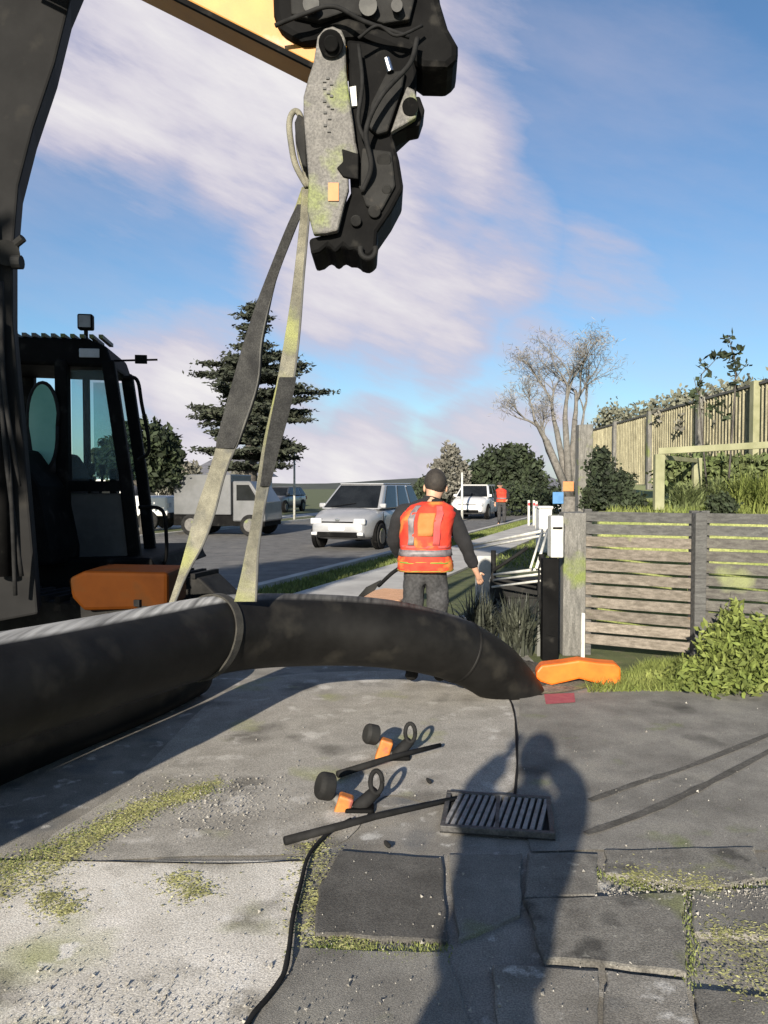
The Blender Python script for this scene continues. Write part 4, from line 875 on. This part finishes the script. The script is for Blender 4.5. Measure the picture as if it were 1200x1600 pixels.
# paling fence receding to the left
fa, fb = P(924,675,20.0), P(1188,602,10.7); fa.z = fb.z = 0
t = thing('paling_fence', 'sunlit paling fence with dark capping rail, climbing to the right edge', 'fence', fa); fc2 = fb + (fb-fa).normalized()*1.6
ztop = 2.93; L_ = (fc2 - fa).length; dv = (fc2-fa).normalized(); bm = bmesh.new(); n = int(L_/.115)
for k in range(n):
    p = fa + dv*(k+.5)*L_/n; zz = ztop + (.0 if k else 0) + random.uniform(-.012,.0); bar(bm, Vector((p.x,p.y,1.6)), Vector((p.x,p.y,zz)), .016, .098, up=Vector((-dv.y,dv.x,0)))
obj('palings', bm, paling_m, t)
bm = bmesh.new(); bar(bm, fa + Vector((0,0,ztop+.03)), fc2 + Vector((0,0,ztop+.03)), .10, .035, up=Vector((0,0,1))); obj('capping_rail', bm, rail_m, t)
for f in (0, .26, .52, .79, 1): 
    p = fa.lerp(fb, f) + Vector((dv.y,-dv.x,0))*.055; bm = bmesh.new(); box(bm, (p.x, p.y, 2.25), (.12,.12,1.5)); obj('post', bm, wood_old if f < 1 else frame_m, t, bevel=.005)
o = post('corner_post', 'tall grey corner post at the near end of the paling fence', 'post', 902, 924, 664, 800, wood_old, 19.4)
# garden frame
t = thing('garden_arbour', 'pale timber garden frame like a goal, standing behind the slat fence', 'garden frame', P(1030,800,8.8)); zb = 1.28
a = P(1030,705,8.8); b = P(1290,690,8.0); bm = bmesh.new(); bar(bm, a, b, .06, .07); obj('top_beam', bm, frame_m, t, bevel=.004)
for p in (a, b, a + Vector((.9,1.2,0))): bm = bmesh.new(); box(bm, (p.x, p.y, (p.z+zb)/2 - .0), (.105,.08,p.z-zb-.07)); obj('post', bm, frame_m, t, bevel=.005)
bm = bmesh.new(); bar(bm, a + Vector((.05,.0,-.07)), a + Vector((.9,1.2,-.07)), .04, .05); obj('side_rail', bm, frame_m, t)
for i, (px, d) in enumerate(((1075,9.2),(1120,9.4),(1165,9.0),(1200,8.8))):
    spiky('garden_plant', ['leafy green clump nearest the garden frame post', 'second leafy green clump from the garden frame post, behind the dark shrub ball', 'upright green blades in the middle of the garden frame', 'upright green blades at the right edge of the photo'][i], 'plant', (P(px,790,d).x, d, 1.28), 240, .42 if i < 2 else .55, .03, leaf_bright if i > 1 else leaf_mid, 'plants inside the garden frame', .3)
bush('clipped_shrub', 'small round dark shrub above the slat fence post', 'shrub', [blob(1128,790,8.6,24,20)], 900, .03, leaf_dark)
bush('hedge', 'dense green hedge inside the garden frame', 'hedge', [blob(1060+k*42,742,10.4,40,34,.3) for k in range(5)], 6500, .05, leaf_mid)
bush('dark_shrub', 'dark rounded shrub at the near end of the paling fence', 'shrub', [blob(938,752,9.6,24,48), blob(962,765,9.4,32,34), blob(985,785,9.2,26,18), blob(940,720,9.8,14,24), blob(930,780,9.6,24,24)], 7000, .035, leaf_dark)
bush('pale_hedge', 'pale grey green foliage rising behind the paling fence', 'hedge', [blob(960+k*36, 662-k*8+random.uniform(-6,6), 6.9*1230/(360+k*36), 34, 28, .5) for k in range(8)] , 4200, .075, leaf_pale)
# sapling with sparse leaves
sb = P(1110,700,9.5); st = [([Vector((sb.x, 9.5, 1.2)), P(1092,620,9.5), P(1096,585,9.5), P(1120,560,9.5)], [.012,.010,.007,.003]), ([Vector((sb.x+.2, 9.5, 1.2)), P(1148,620,9.5), P(1150,570,9.5), P(1138,524,9.5)], [.014,.011,.008,.003]), ([P(1150,590,9.5), P(1168,566,9.5)], [.006,.003]), ([P(1092,620,9.5), P(1084,590,9.5)], [.006,.003])]
bush('sapling', 'thin sapling with sparse dark leaves rising above the paling fence', 'tree', [blob(1138,530,9.5,12,12), blob(1148,552,9.5,16,16), blob(1125,556,9.5,22,8), blob(1096,572,9.5,10,10), blob(1106,586,9.5,14,6), blob(1146,575,9.5,12,16), blob(1166,570,9.5,9,9), blob(1092,605,9.5,10,16), blob(1148,600,9.5,10,16), blob(1085,625,9.5,10,14), blob(1120,640,9.5,26,18)], 210, .05, leaf_dark, stems=st, stem_m=bark_dark)
bush('climbing_plant', 'sprawling leafy climber hanging over the paling fence', 'plant', [blob(1050,650,14.6,28,14,.2), blob(1085,660,13.5,30,20,.2), blob(1120,635,12.6,30,26,.2), blob(1140,665,12.1,24,20,.2)], 800, .055, leaf_grey)

# ------------------------------------------------------------ trees
def limbs(bm, p, d, ln, r, lvl, tips, spread=.5, seg=3, upb=.25, ratio=.72):
    pts = [Vector(p)]; dd = Vector(d).normalized()
    for k in range(seg):
        dd = (dd + Vector((random.gauss(0,.10), random.gauss(0,.10), random.gauss(0,.06) + upb*.12))).normalized(); pts.append(pts[-1] + dd*ln/seg)
    tube(bm, pts, [r*(1 - .45*k/seg) for k in range(seg+1)], 5 if lvl > 1 else 3, caps=False)
    if lvl == 0: tips.append(pts[-1]); return
    for k in range(random.choice((2,3,3)) if lvl > 1 else 3):
        i = random.choice((seg, seg, seg-1)); nd = (dd + Vector((random.gauss(0,spread), random.gauss(0,spread), random.gauss(0,spread*.6)+upb))).normalized()
        limbs(bm, pts[i], nd, ln*random.uniform(.6,.9)*ratio/.72, r*.55, lvl-1, tips, spread, seg, upb, ratio)
# bare pale tree
base = P(890,790,26); t = thing('bare_tree', 'tall bare tree with pale spreading branches above the fences', 'tree', (base.x, 26, 0))
bm = bmesh.new(); tips = []; b0 = Vector((base.x, 26, 0)); tube(bm, [b0, b0 + Vector((0,0,1.2))], [.28,.24], 8)
fk = b0 + Vector((0,0,1.15))
for tx, ty, r in ((816,610,.09),(848,575,.08),(876,548,.085),(906,552,.085),(926,596,.06),(830,660,.08)):
    tg = P(tx, ty, 26 + random.uniform(-.8,.8)); d = tg - fk; mid_ = fk + d*.5 + Vector((0,0,.15))
    tube(bm, [fk, mid_], [r*1.7, r*1.1], 6); limbs(bm, mid_, d, d.length*.20, r*1.05, 5, tips, .36, 3, .06)
obj('branches', bm, bark_pale, t, smooth=True)
tp = np.array([tuple(x_) for x_ in tips]); tp = tp[RNG.integers(0, len(tp), 3500)] + RNG.normal(size=(3500,3))*.13
obj('twig_leaves', quads_mesh('twig', tp, .018, aspect=14), mat('twig_pale', (.13,.12,.105), (.24,.225,.20), .9, 3, island=.3), t)
# large conifer behind the slings
cb_ = P(392,800,34); t = thing('conifer_tree', 'large dark conifer with layered branches behind the slings', 'tree', (cb_.x, 34, 0))
bm = bmesh.new(); tube(bm, [Vector((cb_.x,34,0)), P(392,700,34), P(400,560,34), P(405,470,34)], [.32,.24,.12,.03], 8); cen = []
for k in range(26):
    py = 480 + k*10 + random.uniform(-5,5); hw = (12 + (py-480)*.62) if py < 640 else 96 - (py-640)*.25; hw *= random.uniform(.6,1.25); hw = max(hw, 14)
    if 480 < py < 540: hw = random.choice((14, 30, 36))*(.6 + .4*random.random())
    for q in range(4 + (py > 560)*3):
        a = random.uniform(0, 2*math.pi); r_ = hw/F*34*random.uniform(.7,1.05); o0 = P(398, py, 34); tip = o0 + Vector((math.cos(a)*r_, math.sin(a)*r_, random.uniform(-.1,.25)))
        tube(bm, [o0 - Vector((0,0,.15)), tip], [.05,.015], 3, caps=False)
        m_ = int(110 + 330*(r_/2.8)); u = RNG.random(m_)**.6; pp = np.array(o0)[None] + (np.array(tip)-np.array(o0))[None]*u[:,None] + RNG.normal(size=(m_,3))*np.array([.20,.20,.055])*(.4+u[:,None]*.7); cen.append(pp)
obj('trunk', bm, bark_dark, t, smooth=True); cen = np.concatenate(cen); obj('crown', quads_mesh('crown', cen, .09*RNG.uniform(.6,1.4,len(cen)), up_bias=.6, aspect=2.4), leaf_cone, t)
def tree(name, label, px, base_py, d, bl, n, size, m, bark=bark_dark, r=.15, group=None):
    b = P(px, base_py, d); top = P(bl[0][0], bl[0][1], d)
    st_ = [([Vector((b.x, d, 0)), (Vector((b.x, d, 0)) + top)/2, top], [r, r*.7, r*.3])]
    for q in bl[1:]: st_.append(([(Vector((b.x, d, 0)) + top)/2, P(q[0], q[1], d)], [r*.4, r*.12]))
    return bush(name, label, 'tree', [blob(q[0], q[1], d + random.uniform(-.5,.5), q[2], q[3] if len(q) > 3 else q[2]) for q in bl], n, size, m, group, st_, bark)
tree('round_tree', 'round dark evergreen tree behind the cab window', 225, 800, 24, [(225,694,46,40),(256,704,30,38),(190,720,30,34),(240,740,44,26),(200,680,24,18),(170,720,30,30)], 9000, .11, leaf_dark)
tree('round_tree', 'wide dark rounded tree above the white ute', 790, 800, 44, [(790,740,50,40),(760,745,34,32),(825,742,28,32),(800,715,34,22),(840,760,16,20),(775,770,50,18),(742,755,16,20),(810,775,40,14)], 13000, .17, leaf_dark)
tree('slender_tree', 'loose grey green tree left of the wide dark tree', 705, 800, 40, [(704,712,16,20),(690,735,18,20),(718,742,16,26),(700,760,26,20),(678,755,14,14),(728,770,12,20)], 3600, .13, leaf_grey, r=.12)
tree('small_tree', 'small dark tree right behind the head of the person in orange', 664, 800, 42, [(666,758,12,14),(655,764,10,10),(676,766,10,10)], 1200, .13, leaf_dark, r=.08)
for i, (px, py, d, rr) in enumerate(((290,735,40,22),(268,755,38,20),(330,755,44,20),(378,745,46,18))):
    tree('garden_tree', ['grey garden tree left of the conifer, above the white pickup', 'lower garden tree behind the white pickup', 'garden tree glimpsed between the two slings', 'garden tree beside the conifer trunk'][i], px, 800, d, [(px,py,rr,16),(px+14,py+10,14,12),(px-14,py+8,14,12)], 900, .15, leaf_grey, r=.1, group='garden trees over the road')
bush('roadside_hedge', 'low dark hedge along the far footpath', 'hedge', [((-9 + .35*y - 3.2 + 0, y, .7), (.7, 1.2, .8)) for y in (36, 39, 42, 45, 48, 52)], 3000, .12, leaf_dark)
bush('roadside_hedge', 'dark hedge beneath the wide rounded tree', 'hedge', [((P(800+k*18,790,40+k).x, 40+k, .8), (.8,.8,1.0)) for k in range(6)], 3000, .12, leaf_dark)

tree_s = bush('shade_tree', 'unseen leafy tree added behind the camera to shade the digger cab', 'tree', [((-6.5,-3.0,5.6),(1.4,1.3,1.25)), ((-7.3,-3.2,5.3),(1.1,1,.9)), ((-5.9,-2.8,5.2),(.9,1,.8)), ((-6.2,-3.0,6.1),(1.1,1,.8))], 16000, .12, leaf_mid,
    stems=[([(-6.7,-3,0),(-6.65,-3,2.4),(-6.5,-3,4.6)],[.16,.13,.07]), ([(-6.65,-3,2.6),(-7.3,-3.2,4.9)],[.08,.03]), ([(-6.6,-3,3.0),(-5.9,-2.8,4.9)],[.08,.03])])  # crown added out of view to cast shade on the cab

# ------------------------------------------------------------ houses far off
def house(label, px0, px1, pyw, d, wall_m, roofm, dep=7, roof_h=1.5, rz=0, hw=2.5, win=()):
    x0, x1 = P(px0, 800, d).x, P(px1, 800, d).x; t = thing('house', label, 'house', ((x0+x1)/2, d, 0), None); zt = P(0, pyw, d).z
    bm = bmesh.new(); box(bm, ((x0+x1)/2, d+dep/2, zt/2), (x1-x0, dep, zt)); wl = obj('wall', bm, wall_m, t)
    bm = bmesh.new(); y0, y1, ym = d-.4, d+dep+.4, d+dep/2; X0, X1 = x0-.4, x1+.4
    v = [bm.verts.new(p) for p in ((X0,y0,zt-.05),(X1,y0,zt-.05),(X1,y1,zt-.05),(X0,y1,zt-.05),(X0+1.5,ym,zt+roof_h),(X1-1.5,ym,zt+roof_h))]
    for f in ((0,1,5,4),(1,2,5),(2,3,4,5),(3,0,4),(3,2,1,0)): bm.faces.new([v[i] for i in f])
    obj('roof', bm, roofm, t)
    for f in win:
        xc = x0 + (x1-x0)*f; bm = bmesh.new(); box(bm, (xc, d-.02, zt*.58), (1.3,.06,1.1)); wn = obj('window', bm, white_paint, t)
        bm = bmesh.new(); box(bm, (xc, d-.055, zt*.58), (1.15,.02,.95)); obj('pane', bm, car_glass, wn)
    return t
house('pale house with grey roof behind the parked truck across the road', 296, 400, 742, 48, house_wall, roof_m, win=(.2,.5,.8), roof_h=1.3)
house('dark brick house behind the round tree at left', 150, 268, 752, 46, house_dark, roof_m, win=(.3,.7))
house('small white house at the end of the verge', 836, 888, 762, 50, house_wall, roof_m, win=(.3,.7), roof_h=1.0)
# ridge of a far hill
bm = bmesh.new(); prev = None
for k in range(41):
    x = -220 + k*11; z_ = 2.6 + 1.0*math.sin(k*.35) + .6*math.sin(k*.9+1); q = (bm.verts.new((x, 260, -.5)), bm.verts.new((x, 300, max(.5, z_))), bm.verts.new((x, 420, -.5)))
    if prev: bm.faces.new((prev[0], q[0], q[1], prev[1])); bm.faces.new((prev[1], q[1], q[2], prev[2]))
    prev = q
struct(obj('hill', bm, mat('far_bush', (.03,.036,.028), (.05,.058,.044), .95, .08), smooth=True))

# ------------------------------------------------------------ vehicles
def wheel(t, x, y, r=.32, wd=.2):
    bm = bmesh.new(); tube(bm, [(x-wd/2,y,r),(x-wd/2+.03,y,r),(x+wd/2-.03,y,r),(x+wd/2,y,r)], [r*.93,r,r,r*.93], 28); w_ = obj('wheel', bm, rubber, None, bevel=.01); w_.parent = t
    s = 1 if x > 0 else -1; bm = bmesh.new(); tube(bm, [(x+s*(wd/2-.01),y,r),(x+s*(wd/2+.012),y,r)], [r*.64,r*.58], 20); h_ = obj('rim', bm, grey_steel, None); h_.parent = w_
def lp(nm, bm, m, t, **k): o = obj(nm, bm, m, None, **k); o.parent = t; return o
def car(label, cat, loc, rz, paint, Lh=2.15, Wd=.86, H=1.50, hood=.98, base=.22, cowl=-1.05, roof0=-.35, roof1=1.65, tail=2.05, group=None, name='car', win_m=None):
    t = thing(name, label, cat, loc, group, rz)          # local -y = front
    # body shell: loft along y
    sts = [(-Lh,.42,.62,.72),(-Lh+.06,.30,.74,.80),(-Lh+.30,.24,.86,.90),(-1.55,.22,hood-.05,.97),(cowl,.22,hood,1.0),(0,.22,hood+.02,1.0),(1.2,.22,hood+.03,1.0),(Lh-.25,.24,hood+.04,.96),(Lh-.03,.30,hood,.90),(Lh,.40,hood-.12,.84)]
    bm = bmesh.new(); prev = None
    for (y, zb_, zt_, wf) in sts:
        w_ = Wd*wf; z1 = zb_ + (zt_-zb_)*.35; z2 = zb_ + (zt_-zb_)*.80
        pr = [(-w_*.86,zb_),(-w_*.98,zb_+.08),(-w_,z1),(-w_*.985,z2),(-w_*.90,zt_-.02),(-w_*.5,zt_+.015),(0,zt_+.025),(w_*.5,zt_+.015),(w_*.90,zt_-.02),(w_*.985,z2),(w_,z1),(w_*.98,zb_+.08),(w_*.86,zb_)]
        rr = [bm.verts.new((x, y, z)) for x, z in pr]
        if prev:
            for i in range(len(rr)): bm.faces.new((prev[i], prev[(i+1) % len(rr)], rr[(i+1) % len(rr)], rr[i]))
        else: bm.faces.new(rr[::-1])
        prev = rr
    bm.faces.new(prev); b = lp('body', bm, paint, t, smooth=True); ss = b.modifiers.new('s', 'SUBSURF'); ss.levels = ss.render_levels = 2
    # greenhouse
    bm = bmesh.new(); wb, wt = Wd*.95, Wd*.74
    lo = [(cowl, hood-.03), (tail, hood-.03)]; hi = [(roof0, H-.02), (roof1, H-.02)]
    vb = [(-wb,cowl,hood-.03),(wb,cowl,hood-.03),(wb,tail,hood-.03),(-wb,tail,hood-.03)]; vt = [(-wt,roof0,H-.03),(wt,roof0,H-.03),(wt,roof1,H-.04),(-wt,roof1,H-.04)]
    a = [bm.verts.new(p) for p in vb]; c = [bm.verts.new(p) for p in vt]
    for i in range(4): bm.faces.new((a[i], a[(i+1)%4], c[(i+1)%4], c[i]))
    bm.faces.new(c); bm.faces.new(a[::-1]); lp('cabin', bm, paint, t, bevel=.05)
    bm = bmesh.new(); ym = (roof0+roof1)/2; vs = box(bm, (0, ym, H-.012), (wt*1.9, roof1-roof0+.04, .035)); lp('roof', bm, paint, t, bevel=.016)
    def panel(nm, q, inset, m=car_glass, off=.012):
        q = [Vector(p) for p in q]; c_ = sum(q, Vector())/4; n = (q[1]-q[0]).cross(q[3]-q[0]).normalized()
        if n.dot(c_ - Vector((0,ym,.9))) < 0: n = -n
        q2 = [p + (c_-p)*inset for p in q]; bm = bmesh.new(); prism(bm, [p + n*.002 for p in q2], n*off); return lp(nm, bm, m, t)
    panel('windscreen', [vb[0],vb[1],vt[1],vt[0]], .11); panel('rear_window', [vb[2],vb[3],vt[3],vt[2]], .14)
    for s in (0, 1):
        i0, i1 = (1, 2) if s else (0, 3); A, B, C_, D_ = Vector(vb[i0]), Vector(vb[i1]), Vector(vt[i1]), Vector(vt[i0])
        for u0, u1 in ((.06,.36),(.40,.68),(.72,.97)): panel('side_window', [A.lerp(B,u0), A.lerp(B,u1), D_.lerp(C_,u1), D_.lerp(C_,u0)], .10)
    for s in (-1, 1):
        bm = bmesh.new(); vs = box(bm, (s*Wd*.66, -Lh+.075, .70), (.30,.10,.15)); hl = lp('headlight', bm, lamp_glass, t, bevel=.03)
        bm = bmesh.new(); vs = box(bm, (s*Wd*.95, cowl+.18, hood+.06), (.18,.10,.12)); lp('mirror', bm, paint, t, bevel=.03)
        bm = bmesh.new(); vs = box(bm, (s*Wd*.70, -Lh+.03, .40), (.16,.08,.08)); lp('fog_light', bm, lamp_glass, t, bevel=.02)
        bm = bmesh.new(); box(bm, (s*Wd*.80, Lh-.03, .80), (.22,.06,.20)); lp('tail_light', bm, red_m, t, bevel=.02)
    bm = bmesh.new(); box(bm, (0,-Lh+.045,.68), (Wd*.95,.06,.035)); lp('grille', bm, black_paint, t, bevel=.006)
    bm = bmesh.new(); box(bm, (0,-Lh+.02,.38), (Wd*1.2,.10,.13)); lp('air_intake', bm, black_paint, t, bevel=.02)
    bm = bmesh.new(); box(bm, (0,-Lh-.0,.54), (.40,.03,.11)); lp('number_plate', bm, plate_m, t)
    for s in (-1, 1):
        for y in (cowl+.12, .05, 1.05):
            bm = bmesh.new(); box(bm, (s*(Wd*.992), y, .60), (.012,.012,.62)); lp('door_gap', bm, black_paint, t)
        for y in (-.12, .88):
            bm = bmesh.new(); box(bm, (s*(Wd*1.0), y, .80), (.03,.14,.03)); lp('door_handle', bm, paint, t)
    bm = bmesh.new(); tube(bm, [(-.5,cowl-.03,hood+.03),(.12,cowl+.12,hood+.12)], .010, 6); lp('wiper', bm, black_paint, t)
    bm = bmesh.new(); box(bm, (0,-Lh+.02,.74), (.10,.03,.05)); lp('badge', bm, chrome, t, bevel=.01)
    for x in (-Wd+.07, Wd-.07):
        for y in (-Lh*.64, Lh*.62): wheel(t, x, y)
    for s in (-1,1):
        for y in (-Lh*.64, Lh*.62):
            bm = bmesh.new(); tube(bm, [(s*(Wd-.10),y,.34),(s*(Wd+.004),y,.34)], .375, 28); lp('wheel_arch', bm, black_paint, t)
    return t
cp_ = G(548,858)
car('silver people carrier facing the camera behind the person in orange', 'car', (cp_.x + .42, cp_.y + 1.5, .01), R(-20) , silver_paint, H=1.62, hood=1.0, cowl=-1.32, roof0=-.50, roof1=1.75)
car('white ute coming down the road beside the distant person', 'ute', (P(746,815,37).x, 37.5, .01), R(-18), white_paint, H=1.58, hood=1.02)
car('dark car parked far off across the road, right of the slings', 'car', (P(432,800,44).x, 46, .01), R(-15), car_dark, H=1.45)
def ute(label, loc, rz, paint, deck, group=None, name='pickup'):
    t = thing(name, label, 'truck', loc, group, rz)      # local -y front
    bm = bmesh.new(); box(bm, (0,-1.7,.85), (1.7,1.5,.7)); lp('bonnet', bm, paint, t, bevel=.08)
    bm = bmesh.new(); prism(bm, [Vector((-.85,y,z)) for y, z in [(-1.0,.5),(.45,.5),(.45,1.75),(.3,1.85),(-.35,1.85),(-1.0,1.15)]], Vector((1.7,0,0))); lp('cab', bm, paint, t, bevel=.06)
    bm = bmesh.new(); prism(bm, [Vector((-.862,y,z)) for y, z in [(-.78,1.18),(.3,1.18),(.3,1.7),(-.32,1.7)]], Vector((1.724,0,0))); lp('side_window', bm, car_glass, t)
    bm = bmesh.new(); prism(bm, [Vector((-.72,-.98,1.20)), Vector((.72,-.98,1.20)), Vector((.68,-.40,1.78)), Vector((-.68,-.40,1.78))], Vector((0,-.03,.02))); lp('windscreen', bm, car_glass, t)
    bm = bmesh.new(); box(bm, (0,1.75,.78), (1.85,2.5,.10)); lp('tray', bm, dark_steel, t)
    bm = bmesh.new()
    for x in (-.92,.92): box(bm, (x,1.75,1.0), (.03,2.5,.34))
    box(bm, (0,2.98,1.0), (1.8,.03,.33)); lp('tray_side', bm, deck, t)
    bm = bmesh.new()
    for x in (-.85,.85): box(bm, (x,.62,1.35), (.05,.05,1.0))
    box(bm, (0,.62,1.87), (1.76,.05,.05)); lp('headboard', bm, deck, t)
    for s in (-1,1):
        bm = bmesh.new(); box(bm, (s*.66,-2.45,.88), (.28,.04,.16)); lp('headlight', bm, lamp_glass, t)
        for y in (-1.75,1.7): wheel(t, s*.78, y, .36, .22)
    bm = bmesh.new(); box(bm, (0,-2.49,.52), (1.7,.1,.2)); lp('bumper', bm, black_paint, t, bevel=.03)
    return t
ute('white flat tray ute parked across the road between cab and sling', (P(172,822,28).x, 28.0, .01), R(84), white_paint, white_paint)
t = thing('box_truck', 'grey box truck parked across the road behind the two slings', 'truck', (P(366,828,25).x, 25.0, .01), None, R(78))
bm = bmesh.new(); box(bm, (0,.7,1.28), (1.7,1.9,1.25)); bdy = lp('cargo_box', bm, gray_paint, t, bevel=.03)
for y in (.15,.75,1.3): 
    bm = bmesh.new(); box(bm, (.862,y,1.28), (.02,.06,1.2)); lp('rib', bm, white_steel, bdy)
bm = bmesh.new(); box(bm, (.856,1.0,1.2), (.01,.32,.7)); lp('dark_panel', bm, black_paint, bdy)
bm = bmesh.new(); prism(bm, [Vector((-.8,y,z)) for y, z in [(-1.35,.45),(-.28,.45),(-.28,1.7),(-.85,1.7),(-1.30,1.05)]], Vector((1.6,0,0))); lp('cab', bm, gray_paint, t, bevel=.05)
bm = bmesh.new(); prism(bm, [Vector((-.81,y,z)) for y, z in [(-1.12,1.1),(-.42,1.1),(-.42,1.58),(-.82,1.58)]], Vector((1.62,0,0))); lp('side_window', bm, car_glass, t)
bm = bmesh.new(); box(bm, (0,.2,.48), (1.5,3.0,.34)); lp('chassis', bm, black_paint, t)
for x in (-.72,.72):
    for y in (-.85,1.1): wheel(t, x, y, .34, .2)
# street light
def pole(label, px, pyb, pyt, d, r, m, name='street_light', arm=True):
    b = P(px, pyb, d); tp_ = P(px, pyt, d); t = thing(name, label, 'street light' if arm else 'pole', (b.x, d, 0)); bm = bmesh.new(); tube(bm, [(b.x,d,0),(tp_.x,d,tp_.z)], [r, r*.7], 10); obj('pole', bm, m, t, smooth=True)
    if arm:
        bm = bmesh.new(); tube(bm, smooth_line([(tp_.x,d,tp_.z-.05),(tp_.x-.1,d,tp_.z+.2),(tp_.x-.6,d,tp_.z+.3)], 4), r*.5, 8); obj('arm', bm, m, t)
        bm = bmesh.new(); box(bm, (tp_.x-.75,d,tp_.z+.3), (.4,.15,.08)); obj('lamp_head', bm, m, t, bevel=.02)
    return t
pole('slim pale street light right of the slings', 460, 812, 692, 36, .06, white_steel, arm=False, name='light_pole')
pole('tall pale pole right behind the shoulder of the person in orange', 722, 812, 738, 34, .06, white_steel, arm=False, name='light_pole')
# marker posts on the verge
first = thing('marker_post', 'white marker post on the verge, leftmost of three', 'post', (P(826,805,30).x, 30, 0), 'white marker posts on the far verge')
bm = bmesh.new(); box(bm, (0,0,.5), (.08,.08,1.0)); lp('post', bm, white_steel, first, bevel=.01); bm = bmesh.new(); box(bm, (0,-.045,.85), (.07,.01,.10)); lp('reflector', bm, red_m, first)
dup(first, (P(834,805,30).x, 30, 0), 0, 'white marker post on the verge, middle one of three')
dup(first, (P(838,807,28).x, 28, 0), 0, 'white marker post on the verge, rightmost of three')
t = thing('road_sign', 'small blue sign with an orange plate above it, left of the grey post', 'sign', (P(872,800,16).x, 16, 0))
bm = bmesh.new(); b = P(880,780,16); tube(bm, [(b.x,16.03,0),(b.x,16.03,1.65)], .03, 8); obj('pole', bm, wood_old, t)
bm = bmesh.new(); box(bm, P(872,778,16), (.22,.03,.24)); obj('blue_plate', bm, blue_m, t, bevel=.01)
bm = bmesh.new(); box(bm, P(888,760,16), (.22,.03,.20)); obj('orange_plate', bm, sticker, t, bevel=.01)
t = thing('bin', 'pale wheelie bin standing at the end of the verge', 'bin', (P(850,806,18).x, 18, 0))
bm = bmesh.new(); box(bm, (P(850,790,18).x, 18, .55), (.30,.4,1.0)); obj('body', bm, mat('bin_pale', (.45,.45,.45), (.55,.55,.55), .5), t, bevel=.03)
bm = bmesh.new(); box(bm, (P(850,790,18).x, 18, 1.08), (.34,.46,.06)); obj('lid', bm, house_wall, t, bevel=.02)
